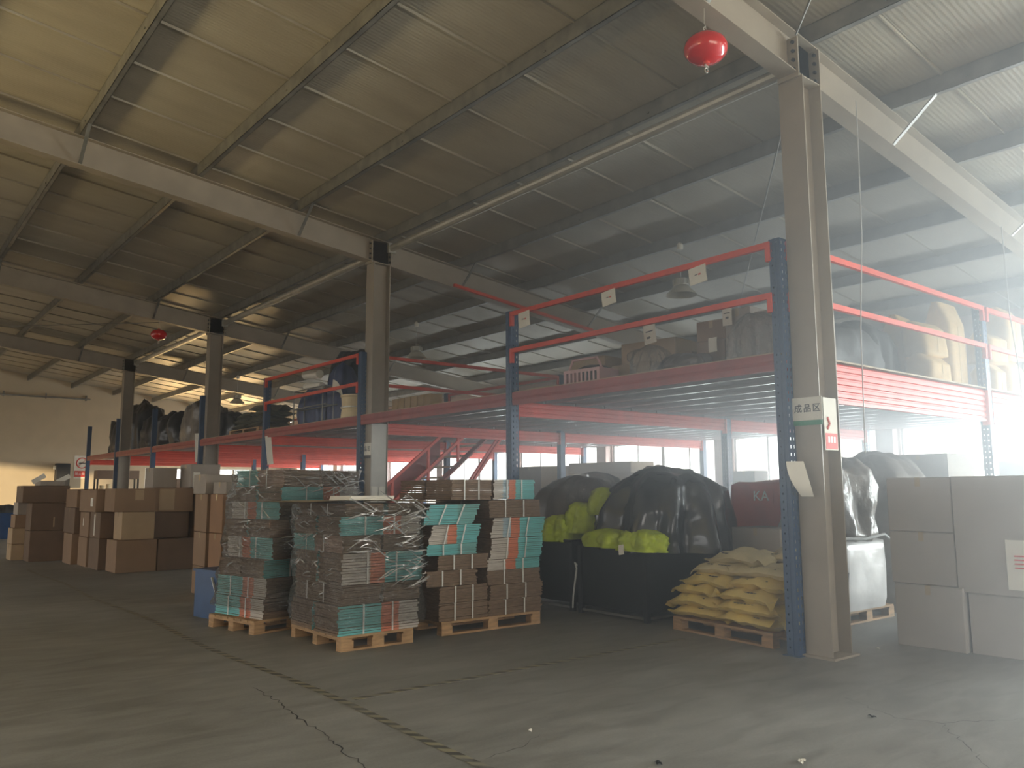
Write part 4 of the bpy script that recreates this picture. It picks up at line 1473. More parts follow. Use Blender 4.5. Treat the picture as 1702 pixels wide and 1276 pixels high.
# ------------------------------------------------------------------ yellow sacks
pallet((7.72, 5.38, 0), PI / 2 - 0.11, 1.38, 1.05, 'wooden pallet under the yellow sacks')
sk = 0
def sack(x, y, z, rz, L, W, H, label, mat='sack', droop=0.03, tiltx=0.0, marks=True):
    global sk
    sk += 1
    o = pillow(L, W, H, sk, droop).build('woven_sack', mt[mat], None, (x, y, z), rz, smooth=True)
    o.rotation_euler = (tiltx, 0, rz)
    tag(o, label, 'sack', 'yellow sacks on the pallet')
    m = MB()
    for sx in (-1, 1):
        m.bar((sx * L * 0.475, -W * 0.46, H * 0.46 - droop * 0.45), (sx * L * 0.475, W * 0.46, H * 0.46 - droop * 0.45), 0.006, 0.004)
    m.build('seam', mt['sackpale'], o)
    if marks:
        m = MB()
        for k in range(7):
            m.box(-0.16 + 0.048 * k, -0.13 + 0.048 * k, W * 0.36, W * 0.385, H * 0.80, H * 0.86)
        k = m.build('print', mt['ink'], o)
    return o
rzs = PI / 2 - 0.11
def on_pallet(u, v):
    """u along the pallet from the far end, v across from the aisle side."""
    c, s = math.cos(rzs), math.sin(rzs)
    return 7.72 + u * c - v * s, 5.38 + u * s + v * c
LAY = [(0.145, ((0.36, 0.27), (-0.34, 0.27), (0.36, -0.26), (-0.34, -0.26))),
       (0.265, ((0.38, 0.29), (-0.32, 0.28), (0.36, -0.24), (-0.33, -0.25))),
       (0.385, ((0.36, 0.27), (-0.33, 0.30), (0.34, -0.26), (-0.35, -0.26))),
       (0.505, ((0.22, 0.25), (-0.40, 0.22), (0.2, -0.26), (-0.42, -0.26))),
       (0.625, ((0.10, 0.20), (-0.45, 0.18), (0.0, -0.28)),),
       (0.745, ((-0.05, 0.12), (-0.42, -0.22)))]
for k, row in enumerate(LAY):
    for q, (u, v) in enumerate(row[1]):
        x, y = on_pallet(u, v)
        where = 'aisle side' if v > 0 else 'window side'
        endw = 'end towards the bins' if u > 0 else 'end towards the column'
        sack(x, y, row[0], rzs + rnd.uniform(-0.12, 0.12), rnd.uniform(0.76, 0.84), rnd.uniform(0.50, 0.56), 0.14,
             '%s yellow woven sack, %s layer, %s, %s' % ('dusty' if k > 3 else 'bright', ORD[k], where, endw), 'sackpale' if k > 3 else 'sack', droop=rnd.uniform(0.02, 0.09))

# ------------------------------------------------------------------ behind the sacks
red_sack = drape('red_sack', 'large red woven sack with white letters behind the tarp', 'sack', 'red', (9.58, 6.28, 0.555), 0.34, 0.50, [(0.97, 0), (1.0, 0.1), (1.0, 0.9), (0.97, 1.05), (0.8, 1.1), (0, 1.1)], expo=7, folds=(0.02, 5), rough=0.03, seed=40)
sg = board('sack_letters', (9.20, 6.22, 1.45), 0.36, 0.2, (-1, 0, 0), 'white letter panel on the large red sack', 'lettering', 'red')
attach(sg, red_sack)
letter(sg, 'KA', 0.18, 0, 0, 'whiteink', 0.003)
carton(9.22, 9.95, 5.8, 6.72, 0.0, 0.55, 'brown carton under the large red sack', 'carton4')
carton(8.55, 9.1, 5.55, 6.2, 0.0, 0.52, 'grey-brown carton behind the yellow sacks, lower one', 'carton4', rz=0.1)
carton(8.52, 9.08, 5.5, 6.2, 0.525, 1.08, 'grey-brown carton behind the yellow sacks, upper one', 'carton4', rz=-0.05)

# silver sack with brown film on its own pallet
pallet((9.45, 5.38, 0), 0, 1.2, 0.8, 'wooden pallet under the silver sack')
drape('silver_sack', 'shiny silver bulk sack on a pallet beside the grey cartons', 'sack', 'silver', (9.45, 5.38, 0.145), 0.56, 0.42, [(0.97, 0), (1.0, 0.1), (1.0, 0.5), (0.98, 0.78), (0.7, 0.84), (0, 0.85)], expo=7, folds=(0.012, 5), rough=0.02, seed=51, nu=96)
drape('brown_film_bundle', 'crumpled brown plastic bundle tied above the silver sack', 'bundle', 'brownfilm', (9.42, 5.40, 0.92), 0.56, 0.46, [(0.9, 0), (1.0, 0.08), (0.93, 0.3), (0.98, 0.6), (0.9, 0.84), (0.62, 0.93), (0.25, 1.0), (0, 0.98)], expo=4.5, folds=(0.02, 7), rough=0.10, seed=52, nu=150, sub=7)
o = MB().tube([(8.84, 5.1, 1.02), (8.86, 4.93, 0.98), (9.3, 4.90, 0.96), (9.8, 4.92, 1.0), (10.0, 4.95, 0.93)], 0.016, 6).build('tie_cord', mt['wire'])
tag(o, 'grey cord tied round the brown plastic bundle', 'cord')
o = MB().tube([(8.86, 5.0, 1.05), (8.8, 4.98, 0.7), (8.72, 4.96, 0.35), (8.78, 4.9, 0.2), (8.88, 4.9, 0.6)], 0.008, 5).build('loose_cord', mt['dark'])
tag(o, 'dark loose cord hanging down beside the silver sack', 'cord')
drape('covered_heap', 'grey plastic-covered heap behind the silver sack', 'heap', 'brownfilm', (11.0, 5.6, 0), 0.75, 0.7, dome(2.02), expo=4, folds=(0.03, 8), rough=0.03, seed=55)
carton(12.3, 13.3, 5.2, 6.1, 0.0, 1.05, 'grey carton standing behind the covered heap, lower one', 'carton4')
carton(12.35, 13.25, 5.2, 6.05, 1.052, 2.05, 'grey carton standing behind the covered heap, upper one', 'carton4')
carton(14.6, 15.3, 4.5, 5.4, 0.0, 1.0, 'brown carton under the right-hand window, lower one', 'carton4')
carton(14.6, 15.3, 4.5, 5.35, 1.002, 1.98, 'brown carton under the right-hand window, upper one', 'carton4')
carton(14.8, 15.4, 10.15, 10.8, 0.0, 0.98, 'brown carton by the window behind the tarp, lower one', 'carton4')
carton(14.85, 15.35, 10.18, 10.72, 0.982, 1.93, 'brown carton by the window behind the tarp, upper one', 'carton4')

# ------------------------------------------------------------------ large grey cartons at the right
gR = 'large grey cartons at the right'
mt['carton5'] = M('glare_greyed_carton', (0.40, 0.36, 0.32), 0.75, var=0.06, vscale=3)  # brown board with the glare's grey wash put into its colour
carton(8.29, 8.98, 3.44, 4.09, 0.0, 0.60, 'large grey carton on the floor, nearest the silver sack', 'carton5', gR, seam='x')
carton(8.36, 9.15, 2.30, 3.42, 0.0, 0.56, 'large grey carton on the floor under the document pouch', 'carton5', gR)
carton(8.33, 9.1, 3.50, 4.13, 0.605, 1.115, 'large grey carton in the middle of the left stack', 'carton5', gR)
carton(8.33, 9.1, 3.50, 4.13, 1.12, 1.655, 'large grey carton on top of the left stack', 'carton5', gR)
big = carton(8.32, 9.15, 2.15, 3.49, 0.565, 1.66, 'largest grey carton with a document pouch on its side', 'carton5', gR, seam='y')
pk = MB().grid(lambda u, v: (-0.425 - 0.012 * math.sin(PI * u), 0.225 - 0.52 * u, 0.06 + 0.45 * v), 6, 4).build('document_pouch', mt['paper'], big)
m = MB()
for k in range(4):
    m.box(-0.45, -0.438, 0.04, 0.15, 0.36 - 0.035 * k, 0.372 - 0.035 * k)
m.build('pouch_print', mt['redink'], pk)
carton(9.25, 10.0, 3.1, 3.95, 0.0, 0.8, 'grey carton half hidden behind the large ones, lower', 'carton5', gR)
carton(9.25, 10.0, 3.1, 3.95, 0.802, 1.62, 'grey carton half hidden behind the large ones, upper', 'carton5', gR)

# ------------------------------------------------------------------ left rows of cartons
gL = 'brown cartons in the left rows'
C = carton
C(4.06, 4.80, 17.0, 17.75, 0.0, 0.615, 'big brown carton at the front corner of the left block, on the floor', 'carton', gL)
C(4.82, 5.52, 17.0, 17.7, 0.0, 0.61, 'dark brown carton on the floor, right front of the left block', 'carton3', gL)
C(4.14, 4.74, 17.02, 17.62, 0.62, 1.15, 'pale square carton with bright tape on the left block', 'carton2', gL, seam='x')
C(4.80, 5.50, 17.35, 18.0, 0.62, 1.13, 'dark carton set back beside the pale square one', 'carton3', gL)
C(4.0, 4.75, 17.08, 17.85, 1.155, 1.60, 'brown carton on the top row at the front corner', 'carton', gL, patches=[('-y', 0.2, 0.72, 0.16, 0.2, 'carton2', 'label_patch')])
C(4.78, 5.55, 17.3, 18.0, 1.135, 1.62, 'brown carton on the top row with a pale label', 'carton', gL, patches=[('-y', -0.35, 0.5, 0.3, 0.42, 'carton2', 'label_patch')])
C(3.95, 4.7, 17.9, 18.75, 0.0, 0.62, 'dark carton on the floor in the left face, second from corner', 'carton3', gL, seam='y')
C(3.92, 4.7, 18.8, 19.6, 0.0, 0.6, 'dark carton on the floor in the left face, third from corner', 'carton', gL, seam='y')
C(3.92, 4.62, 17.75, 18.6, 0.625, 1.13, 'dark brown carton with a white strip label, left face', 'carton3', gL, patches=[('-x', 0.1, 0.5, 0.07, 0.42, 'paper', 'strip_label')])
C(3.9, 4.6, 18.65, 19.45, 0.61, 1.12, 'brown carton with a small bright mark, left face', 'carton', gL, patches=[('-x', 0.2, 0.6, 0.05, 0.16, 'paper', 'small_label')])
C(3.86, 4.6, 17.95, 19.4, 1.135, 1.58, 'long brown carton on the top row of the left face', 'carton', gL, seam='y', patches=[('-x', -0.55, 0.45, 0.2, 0.17, 'paper', 'white_label')])
C(3.8, 4.55, 19.65, 20.5, 0.0, 0.65, 'brown carton on the floor behind the left face', 'carton', gL)
C(3.8, 4.55, 19.5, 20.6, 0.655, 1.2, 'brown carton in the middle behind the left face', 'carton3', gL)
C(3.82, 4.55, 19.5, 20.6, 1.205, 1.6, 'brown carton on the top row behind the left face', 'carton', gL)
C(4.86, 5.34, 17.75, 18.3, 1.622, 2.03, 'small carton alone on top of the left block', 'carton4', gL)
C(5.45, 6.05, 17.2, 17.9, 1.62, 2.1, 'small carton at the right on top of the left block', 'carton4', gL, patches=[('-y', -0.6, 0.3, 0.14, 0.34, 'paper', 'white_label')])
C(5.56, 6.2, 17.2, 17.9, 0.0, 0.8, 'carton in the gap right of the left block, lower', 'carton3', gL)
C(5.57, 6.2, 17.2, 17.9, 0.802, 1.615, 'carton in the gap right of the left block, upper', 'carton3', gL)
gP = 'leftmost carton pile'
C(3.22, 3.92, 21.0, 21.7, 0.0, 0.68, 'dark carton at the bottom of the leftmost pile', 'carton3', gP)
C(3.22, 3.92, 21.0, 21.7, 0.685, 1.30, 'dark carton in the middle of the leftmost pile', 'carton3', gP, patches=[('-y', 0.3, 0.3, 0.03, 0.22, 'carton2', 'tape_end')])
C(3.02, 3.95, 20.95, 21.85, 1.305, 1.68, 'wide dark carton on top of the leftmost pile', 'carton3', gP)
C(2.98, 3.24, 21.75, 22.4, 0.0, 0.36, 'pale small carton at the left foot of the leftmost pile', 'carton2', gP)
C(2.98, 3.24, 21.75, 22.4, 0.365, 0.72, 'pale small carton second up at the left of the leftmost pile', 'carton2', gP)
C(3.02, 3.26, 21.75, 22.4, 0.725, 1.02, 'printed small carton third up at the left of the leftmost pile', 'carton', gP)
C(3.06, 3.28, 21.78, 22.4, 1.025, 1.30, 'small carton fourth up at the left of the leftmost pile', 'carton4', gP)
op = C(3.4, 3.9, 21.3, 22.0, 1.685, 1.80, 'open shallow carton with raised flaps on the leftmost pile', 'carton4', gP, tape=False, open_flaps=True)
MB().bar((-0.25, -0.3, 0.11), (-0.31, -0.3, 0.2), 0.004, 0.3).build('flap', mt['paper'], op)
MB().bar((0.25, -0.3, 0.11), (0.2, -0.3, 0.2), 0.004, 0.3).build('flap', mt['paper'], op)
# printed carton column
gQ = 'printed brown cartons in the column'
def printed(e, a, h, rows, w=0.6):
    m = MB()
    rr = random.Random(int(h * 1000))
    y = -e['half']
    for r, (zf, n, size) in enumerate(rows):
        for k in range(n):
            x = (k - (n - 1) / 2) * (w / n)
            z = zf * h
            s = size
            m.box(x - s * .5, x + s * .5, y - 0.003, y - 0.0005, z - s * .08, z + s * .08)
            m.box(x - s * .08, x + s * .08, y - 0.003, y - 0.0005, z - s * .5, z + s * .5)
            if rr.random() < .6:
                m.box(x - s * .4, x + s * .4, y - 0.003, y - 0.0005, z - s * .5, z - s * .36)
            if rr.random() < .6:
                m.box(x - s * .45, x - s * .3, y - 0.003, y - 0.0005, z - s * .45, z + s * .45)
    m.build('print', mt['ink'], e)['kind'] = 'stuff'
mt['carton6'] = M('orange_brown_carton', (0.30, 0.165, 0.085), 0.75, var=0.08, vscale=3)
for z0, z1, lab in ((0.0, 0.42, 'printed brown carton at the foot of the column'), (0.425, 0.93, 'printed brown carton second in the column'), (0.935, 1.50, 'printed brown carton near the top of the column')):
    e = C(4.25, 4.95, 11.92, 12.45, z0, z1, lab, 'carton6', gQ)
    e['half'] = 0.265
    printed(e, 0.35, z1 - z0, [(0.78, 7, 0.05), (0.55, 8, 0.04), (0.36, 6, 0.055), (0.18, 6, 0.06)])
    C(4.22, 4.95, 12.5, 13.05, z0, z1, lab.replace('printed brown', 'plain tall brown').replace('column', 'column, rear one'), 'carton', gQ)
C(4.3, 5.0, 11.95, 12.5, 1.503, 1.68, 'flat grey carton on top of the printed column', 'carton4', gQ, patches=[('-y', -0.45, 0.5, 0.06, 0.12, 'paper', 'white_label')])
C(4.2, 4.7, 12.55, 13.1, 1.503, 1.8, 'tilted grey carton behind the top of the printed column', 'carton4', gQ)
# blue crate with white edge beside the left pallet
e = thing('blue_crate', 'blue plastic crate standing beside the left wrapped pallet', 'crate', (3.70, 10.30, 0), 0.2)
MB().box(-0.16, 0.16, -0.35, 0.35, 0.0, 0.03).build('base', mt['bluecrate'], e)
for p in ((-0.16, -0.14, -0.35, 0.35), (0.14, 0.16, -0.35, 0.35), (-0.14, 0.14, -0.35, -0.33), (-0.14, 0.14, 0.33, 0.35)):
    MB().box(*p, 0.03, 0.56).build('side_panel', mt['bluecrate'], e)
MB().box(-0.18, 0.18, -0.37, 0.37, 0.56, 0.585).build('rim', mt['bluecrate'], e)
MB().bar((-0.17, -0.30, 0.08), (-0.17, -0.06, 0.5), 0.012, 0.03, up=(1, 0, 0)).build('white_strip', mt['strap'], e)
# far left: blue bin, tubular table
e = thing('blue_bin', 'dark blue bin full of oddments by the far left wall', 'bin', (4.15, 32.2, 0))
for p in ((-0.55, -0.52, -0.4, 0.4), (0.52, 0.55, -0.4, 0.4), (-0.52, 0.52, -0.4, -0.37), (-0.52, 0.52, 0.37, 0.4)):
    MB().box(*p, 0.0, 0.85).build('side_panel', mt['bluecrate'], e)
MB().box(-0.52, 0.52, -0.37, 0.37, 0.02, 0.05).build('floor_panel', mt['bluecrate'], e)
drape('oddments', 'grey oddments heaped in the dark blue bin', 'oddments', 'darkgoods', (4.15, 32.2, 0.06), 0.48, 0.33, dome(1.02), seed=61, rough=0.12)
e = thing('work_table', 'grey tubular work table beside the dark blue bin', 'table', (3.3, 32.3, 0))
MB().box(-0.6, 0.6, -0.4, 0.4, 0.98, 1.01).build('tabletop', mt['steel'], e)
for sx in (-1, 1):
    for sy in (-1, 1):
        MB().tube([(sx * 0.55, sy * 0.35, 0), (sx * 0.55, sy * 0.35, 0.98)], 0.025, 8).build('leg', mt['galv'], e)
o = MB().box(2.9, 4.35, YB - 0.05, YB - 0.01, 0.0, 1.4).build('wall_board', mt['frame'])
tag(o, 'pale board standing against the end wall at far left', 'board')

# ------------------------------------------------------------------ stacks seen through the deck, far side
gF = 'cartons stacked by the far windows'
for n_, (x0, x1, y0, y1, z0, z1, mm, lab) in enumerate((
        (14.0, 14.9, 16.0, 17.1, 0.0, 1.08, 'carton3', 'dark carton by the windows behind the stair, lower'),
        (14.0, 14.9, 16.0, 17.1, 1.082, 2.15, 'carton3', 'dark carton by the windows behind the stair, upper'),
        (13.9, 14.7, 15.05, 15.95, 0.0, 1.1, 'carton', 'brown carton beside the dark one by the windows, lower'),
        (13.9, 14.7, 15.1, 15.95, 1.102, 2.14, 'carton2', 'pale carton beside the dark one by the windows, upper'),
        (14.0, 14.8, 12.85, 14.95, 0.0, 0.9, 'carton', 'wide carton by the windows behind the grey cover, bottom'),
        (14.0, 14.8, 12.75, 14.4, 0.902, 1.42, 'carton', 'wide carton by the windows behind the grey cover, second'),
        (14.0, 14.8, 12.5, 14.3, 1.422, 1.93, 'carton2', 'wide pale carton by the windows behind the grey cover, third'),
        (14.0, 14.8, 12.9, 15.0, 1.932, 2.19, 'carton2', 'flat wide pale carton topmost behind the grey cover'),
        (14.3, 14.9, 11.9, 12.45, 0.0, 0.95, 'carton4', 'small grey carton by the middle window, lower'),
        (14.3, 14.9, 11.9, 12.4, 0.952, 1.88, 'carton4', 'small grey carton by the middle window, upper'),
        (9.3, 10.1, 17.9, 19.0, 0.0, 0.98, 'carton3', 'dark carton behind the left wrapped stack, lower'),
        (9.3, 10.1, 17.9, 19.0, 0.982, 1.96, 'carton3', 'dark carton behind the left wrapped stack, upper'),
        (9.4, 10.2, 20.2, 21.4, 0.0, 1.0, 'carton3', 'dark carton deep behind the left wrapped stack, lower'),
        (9.4, 10.2, 20.2, 21.4, 1.002, 2.05, 'carton3', 'dark carton deep behind the left wrapped stack, upper'),
        (8.6, 9.6, 31.2, 32.4, 0.0, 1.1, 'carton', 'brown carton before the end-wall window, lower'),
        (8.6, 9.6, 31.2, 32.4, 1.102, 2.0, 'carton', 'brown carton before the end-wall window, upper'))):
    C(x0, x1, y0, y1, z0, z1, lab, mm, gF)
e = thing('storage_shelf', 'dark shelf with pale rolls under the far end of the deck', 'shelf', (8.6, 36.6, 0))
MB().box(-0.8, 0.8, -0.3, 0.3, 2.05, 2.4).build('top_box', mt['carton3'], e)
MB().box(-0.8, 0.8, -0.3, 0.3, 1.2, 1.24).build('board', mt['carton3'], e)
for sx in (-1, 1):
    for sy in (-1, 1):
        MB().box(sx * 0.77 - 0.03, sx * 0.77 + 0.03, sy * 0.27 - 0.03, sy * 0.27 + 0.03, 0, 2.05).build('leg', mt['dark'], e)
for k in range(5):
    x = 8.05 + 0.24 * k
    tag(MB().lathe([(0, 0), (0.09, 0), (0.09, 0.55 + 0.05 * (k % 2)), (0, 0.55 + 0.05 * (k % 2))], n=12).build('paper_roll', mt['cream'], None, (x, 36.55, 1.242), smooth=False),
        'pale paper roll on the dark far shelf, %s from the column' % ('fifth', 'fourth', 'third', 'second', 'first')[k], 'roll', 'pale rolls on the far shelf')

# ------------------------------------------------------------------ goods on the deck
D = 2.889
gD = 'cartons on the deck'
DC = []
for n_, (x0, x1, y0, y1, z0, z1, mm, rz, lab) in enumerate((
        (7.7, 8.4, 4.62, 5.2, D, 3.50, 'carton4', 0.06, 'large carton on the deck beside the corner post'),
        (7.75, 8.4, 5.28, 5.62, D, 3.60, 'carton4', 0.0, 'tall narrow carton on the deck, second from the corner post'),
        (7.75, 8.35, 5.66, 6.05, D, 3.28, 'carton', 0.05, 'carton on the deck behind the clear bag, lower'),
        (7.75, 8.35, 5.66, 6.05, 3.282, 3.52, 'carton', 0.1, 'carton on the deck behind the clear bag, upper'),
        (7.8, 8.4, 6.12, 6.5, D, 3.20, 'carton', -0.08, 'leaning brown carton on the deck under a cream label'),
        (7.72, 8.4, 6.75, 7.42, D, 3.16, 'carton2', 0.0, 'brown carton low on the deck by the pink basket, front'),
        (8.0, 8.7, 6.65, 7.5, 3.162, 3.48, 'carton2', 0.12, 'brown carton on the deck above the pink basket'),
        (8.1, 8.8, 8.05, 8.75, D, 3.16, 'carton2', 0.0, 'pale carton on the deck near the second post, lower'),
        (8.1, 8.8, 7.95, 8.6, 3.162, 3.42, 'carton2', 0.05, 'pale carton on the deck near the second post, upper'))):
    dc = C(x0, x1, y0, y1, z0, z1, lab, mm, gD, rz=rz)
    DC.append(dc)
attach(card('carton_label', (7.72, 6.74, 3.50), 0.2, 0.26, (-1, 0, 0), 'cream label on the brown carton under the middle rail', 'label', tilt=0.1, marks=[(0, 0.1, 0.6, 0.06, 0), (0.1, -0.2, 0.3, 0.1, 0)]), DC[6])
attach(card('carton_label', (7.70, 5.55, 3.52), 0.13, 0.22, (-1, 0, 0), 'cream label high on the tall narrow deck carton', 'label', marks=[(0, 0.15, 0.6, 0.05, 0), (0.0, -0.1, 0.3, 0.1, 0)]), DC[1])
attach(card('carton_label', (7.72, 5.78, 3.22), 0.12, 0.17, (-1, 0, 0), 'small cream label on the deck carton behind the clear bag', 'label'), DC[2])
drape('clear_bag', 'crinkled clear bag on the deck edge behind the guard rail', 'plastic bag', 'clearbag', (7.45, 6.50, D), 0.20, 0.24, dome(0.34), seed=71, rough=0.2, folds=(0.12, 9), fine=0.2, sub=6, nu=96)
drape('clear_bag', 'clear plastic sheet over the large deck carton by the corner post', 'plastic bag', 'clearbag', (7.50, 5.02, D), 0.16, 0.30, dome(0.5), seed=72, rough=0.18, folds=(0.12, 9), fine=0.15, sub=6, nu=96)
drape('grey_bag', 'dull grey bag slumped on the deck between the cartons', 'bag', 'greytarp', (7.5, 5.98, D), 0.2, 0.30, dome(0.24), seed=73, rough=0.16, fine=0.1, sub=6, nu=96)
drape('black_pouch', 'black soft bag beside the pink basket on the deck', 'bag', 'blackbag', (7.72, 7.72, D), 0.2, 0.24, dome(0.34), seed=74, rough=0.1)
drape('white_bundle', 'flat pale bundle on the deck behind the second post', 'bundle', 'sackpale', (8.1, 9.05, D), 0.3, 0.42, dome(0.2), seed=75, rough=0.06)
e = thing('pink_basket', 'pink plastic basket lying on the deck edge', 'basket', (7.42, 7.50, D), 0.1)
for p in ((-0.2, 0.2, -0.3, -0.285, 0, 0.2), (-0.2, 0.2, 0.285, 0.3, 0, 0.2), (0.185, 0.2, -0.285, 0.285, 0, 0.2), (-0.2, 0.2, -0.3, 0.3, 0, 0.012)):
    MB().box(*p).build('side_panel', mt['pink'], e)
m = MB()
for k in range(9):
    y = -0.27 + 0.0675 * k
    m.box(-0.2, -0.19, y - 0.014, y + 0.014, 0.012, 0.16)
m.box(-0.2, -0.185, -0.285, 0.285, 0.16, 0.2)
m.build('slotted_side', mt['pink'], e)
MB().tube([(-0.12, -0.28, 0.2), (-0.12, -0.2, 0.34), (-0.12, 0.2, 0.34), (-0.12, 0.28, 0.2)], 0.018, 6).build('handle', mt['pink'], e)

# brown paper bags and dark goods on the right-hand deck
gK = 'kraft paper bags on the deck'
def bag(x, y, z, w, d, h, rz, label, lean=0.0):
    def fn(u, v):
        t = 2 * PI * u
        c, s = math.cos(t), math.sin(t)
        k = (abs(c) ** 8 + abs(s) ** 8) ** (-1 / 8)
        pinch = 1 - 0.72 * max(0, v - 0.78) / 0.22
        flare = 1 + 0.06 * max(0, v - 0.8) / 0.2
        f = 1 + 0.05 * nz(c * 3 + x, s * 3, v * 4)
        return (w / 2 * k * c * f * flare, d / 2 * k * s * f * pinch + lean * v * h, h * v)
    m = MB().grid(fn, 40, 14, closed_u=True)
    m.face(tuple(range(39, -1, -1)))
    e = m.build('paper_bag', mt['kraft'], None, (x, y, z), rz, smooth=True)
    tag(e, label, 'paper bag', gK)
    s = MB()
    s.box(-w / 2 * 1.02, w / 2 * 1.02, -0.006 + lean * h, 0.006 + lean * h, h - 0.03, h + 0.005)
    s.build('folded_top', mt['cream'], e)
    s = MB(); s.box(-0.006, 0.006, -d / 2 - 0.003, -d / 2 + 0.004, 0.05, h * 0.75); s.build('seam', mt['cream'], e)
    return e
bag(12.05, 5.25, D, 0.75, 0.4, 0.56, 0.05, 'kraft paper bag on the deck edge, front left of the group')
bag(12.15, 5.3, D + 0.57, 0.62, 0.36, 0.5, -0.1, 'kraft paper bag lying on the front left one', 0.1)
bag(12.55, 5.85, D, 0.6, 0.4, 1.30, 0.1, 'tall narrow kraft bag behind the left pair')
bag(13.3, 5.5, D, 0.6, 0.4, 1.55, 0.0, 'tallest kraft bag behind the blue deck post')
bag(14.05, 5.2, D, 0.5, 0.4, 0.62, 0.05, 'kraft bag standing just right of the deck post, lower')
bag(14.1, 5.2, D + 0.63, 0.62, 0.4, 0.48, -0.06, 'yellowish kraft bag right of the deck post, middle')
bag(14.75, 5.2, D, 0.62, 0.4, 0.75, 0.0, 'wide kraft bag at the far right of the deck, lower')
bag(14.8, 5.2, D + 0.76, 0.7, 0.4, 0.85, 0.04, 'wide kraft bag at the far right of the deck, upper')
drape('dark_heap', 'heap of dark wrapped goods behind the right guard rail', 'heap', 'darkgoods', (9.6, 5.6, D), 0.95, 0.6, dome(0.80), seed=81, rough=0.07, expo=3)
drape('dark_heap', 'second heap of dark wrapped goods beside the kraft bags', 'heap', 'darkgoods', (11.2, 6.0, D), 0.65, 0.6, dome(1.05), seed=82, rough=0.07, expo=3)
C(12.2, 13.6, 6.2, 7.2, D, 3.55, 'dark carton behind the kraft bags on the deck', 'carton3', gD)

# middle deck, behind the second column
drape('black_tarp', 'black tarp heaped high on the deck beside the second column', 'tarp', 'tarp', (8.35, 15.65, D), 0.5, 0.72, dome(1.62), seed=91, rough=0.07, expo=2.6, folds=(0.05, 7))
drape('navy_cloth', 'navy cloth bundle on the deck behind the short guard rail', 'cloth', 'bluefab', (7.62, 14.85, D), 0.22, 0.42, dome(1.12), seed=92, rough=0.10, folds=(0.08, 9))
drape('navy_cloth', 'second navy cloth bundle sagging left behind the guard rail', 'cloth', 'bluefab', (7.62, 16.05, D), 0.18, 0.6, dome(0.85), seed=93, rough=0.10, folds=(0.08, 9))
o = MB().tube([(7.30, 15.9, 3.96), (7.34, 15.3, 3.92)], 0.09, 12).build('white_roll', mt['paper']); tag(o, 'white roll lying high behind the short guard rail', 'roll')
o = MB().tube([(7.25, 15.75, 3.70), (7.3, 15.1, 3.66)], 0.07, 12).build('white_roll', mt['paper']); tag(o, 'second white roll just below the upper one', 'roll')
m = MB().grid(lambda u, v: (0.05 * math.sin(v * 3) + 0.02 * u, -0.45 * v + 0.12 * math.sin(PI * v) * (u - .5), -0.42 * v + 0.22 * (u - .5) + 0.1 * math.sin(PI * v)), 8, 12)
tag(m.build('white_sheet', mt['paper'], None, (7.28, 14.62, 3.62), smooth=True), 'curved white foam sheet hanging behind the guard rail', 'sheet')
e = thing('round_drum', 'pale round drum on the deck beside the second column', 'drum', (7.5, 13.98, D))
MB().lathe([(0, 0), (0.30, 0), (0.31, 0.05), (0.29, 0.2), (0.31, 0.22), (0.29, 0.24), (0.30, 0.42), (0.32, 0.44), (0.32, 0.47), (0, 0.47)], n=28).build('body', mt['cream'], e, smooth=False)
MB().lathe([(0.30, 0.23), (0.318, 0.225), (0.318, 0.245), (0.30, 0.25)], n=28).build('hoop', mt['tube'], e)
e = thing('tube_frame', 'grey tubular frame trolley on the deck behind the rail', 'frame', (7.27, 15.5, D))
for x in (-0.12, 0.12):
    for y in (-0.75, 0.6):
        MB().tube([(x, y, 0), (x, y, 0.72)], 0.016, 6).build('upright', mt['galv'], e)
    for z in (0.35, 0.72):
        MB().tube([(x, -0.9, z), (x, 0.75, z)], 0.014, 6).build('rail', mt['galv'], e)
for z in (0.35, 0.72):
    for y in (-0.75, 0.6):
        MB().tube([(-0.12, y, z), (0.12, y, z)], 0.014, 6).build('rail', mt['galv'], e)
# row of cream cartons on the middle deck
C(11.35, 12.0, 18.6, 19.5, D, 3.75, 'dark carton at the left end of the cream carton row', 'carton3', gD)
for k in range(6):
    C(11.0, 11.35, 16.75 + 0.31 * k, 17.03 + 0.31 * k, D + 0.50, 3.92, 'narrow cream carton upright in the row on the middle deck, %s from the deck post' % ('first', 'second', 'third', 'fourth', 'fifth', 'sixth')[k], 'kraft', 'cream cartons in a row on the deck', tape=False, seam='y')
C(10.95, 11.4, 16.7, 18.6, D, D + 0.498, 'long flat carton under the cream carton row', 'carton', gD)
drape('grey_bag', 'dark grey bag leaning before the cream carton row', 'bag', 'darkgoods', (10.7, 17.0, D), 0.25, 0.4, dome(0.55), seed=95, rough=0.08)

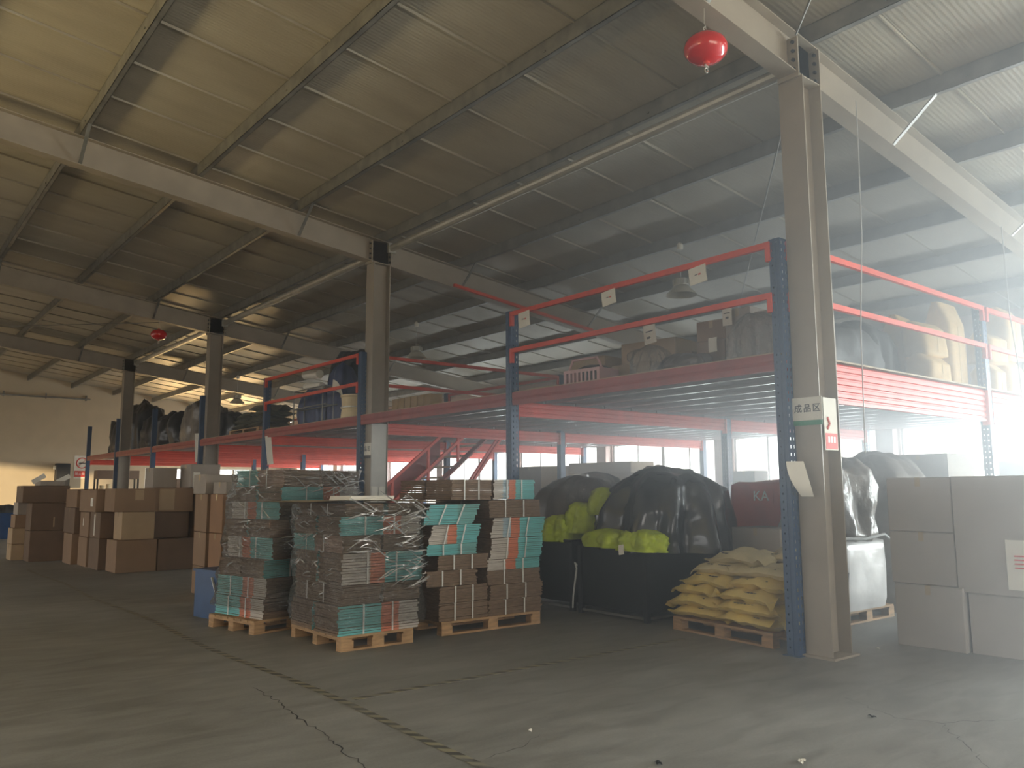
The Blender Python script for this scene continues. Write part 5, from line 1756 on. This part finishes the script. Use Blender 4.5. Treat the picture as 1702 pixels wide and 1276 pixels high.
# far deck: black bags and olive sacks
gB = 'black bags on the far deck'
for k, (x, y, a, b, h, mm, lab) in enumerate((
        (8.15, 33.3, 0.6, 1.0, 1.35, 'blackbag', 'big black bag on the deck nearest the end wall'),
        (8.15, 31.1, 0.6, 1.05, 1.75, 'blackbag', 'tall black bag on the deck beside the fourth column'),
        (8.15, 28.9, 0.6, 1.05, 1.15, 'blackbag', 'lower black bag on the deck right of the fourth column'),
        (8.15, 26.75, 0.6, 0.9, 1.10, 'blackbag', 'brownish black bag in the middle of the far deck'),
        (8.15, 24.55, 0.6, 1.0, 1.30, 'brownfilm', 'round wrapped bundle on the deck before the lit far roof'),
        (8.1, 22.6, 0.5, 0.75, 0.85, 'blackbag', 'small black bag on the deck left of the third column'))):
    drape('black_bag' if mm == 'blackbag' else 'wrapped_bundle', lab, 'bag', mm, (x, y, D), a, b, [(0.95, 0), (1.02, 0.2 * h), (0.98, 0.55 * h), (0.85, 0.85 * h), (0.5, 0.97 * h), (0, h)], 0, gB, seed=101 + k, rough=0.13, folds=(0.05, 9), expo=2.6, nu=90, sub=4)
pallet((7.75, 19.3, D), PI / 2, 1.9, 0.9, 'wooden pallet on the deck under the olive sacks')
for k, (y, z, L, lab) in enumerate(((18.85, 0.145, 0.95, 'olive sack, bottom right of the deck pile'), (19.85, 0.145, 0.95, 'olive sack, bottom left of the deck pile'), (18.75, 0.27, 0.95, 'olive sack, second layer right of the deck pile'),
                                 (19.7, 0.27, 0.95, 'olive sack, second layer left of the deck pile'), (18.65, 0.40, 0.95, 'olive sack, third layer right of the deck pile'), (19.5, 0.40, 0.95, 'olive sack, third layer left of the deck pile'), (18.7, 0.53, 1.0, 'olive sack topmost on the deck pile'))):
    o = pillow(L, 0.8, 0.16, 200 + k, 0.05).build('olive_sack', mt['olive'], None, (7.75, y, D + z), PI / 2, smooth=True)
    tag(o, lab, 'sack', 'olive sacks on the deck')

# ------------------------------------------------------------------ haze
hz = bpy.data.materials.new('glare_scatter')
hz.use_nodes = True
nt = hz.node_tree
nt.nodes.remove(nt.nodes['Principled BSDF'])
vs = nt.nodes.new('ShaderNodeVolumeScatter')
vs.inputs['Anisotropy'].default_value = 0.65
vs.inputs['Color'].default_value = (0.96, 0.98, 1.0, 1)
# added volume imitates lens glare, densest by the near windows, thinning along the hall
tc = nt.nodes.new('ShaderNodeTexCoord')
mp = nt.nodes.new('ShaderNodeVectorMath'); mp.operation = 'DISTANCE'; mp.inputs[1].default_value = (10.6, 4.0, 2.5)
nt.links.new(tc.outputs['Object'], mp.inputs[0])
mr = nt.nodes.new('ShaderNodeMapRange'); mr.interpolation_type = 'SMOOTHSTEP'
mr.inputs['From Min'].default_value = 0.0; mr.inputs['From Max'].default_value = 10.5
mr.inputs['To Min'].default_value = 0.12; mr.inputs['To Max'].default_value = 0.003
nt.links.new(mp.outputs['Value'], mr.inputs[0])
nt.links.new(mr.outputs[0], vs.inputs['Density'])
nt.links.new(vs.outputs[0], nt.nodes['Material Output'].inputs['Volume'])
o = MB().box(XL + 0.05, XW - 0.02, YF + 0.05, YB - 0.02, 0.0005, 7.2).build('glare_veil', hz)
tag(o, 'added haze hanging in the whole hall', 'glare_veil', kind='stuff')
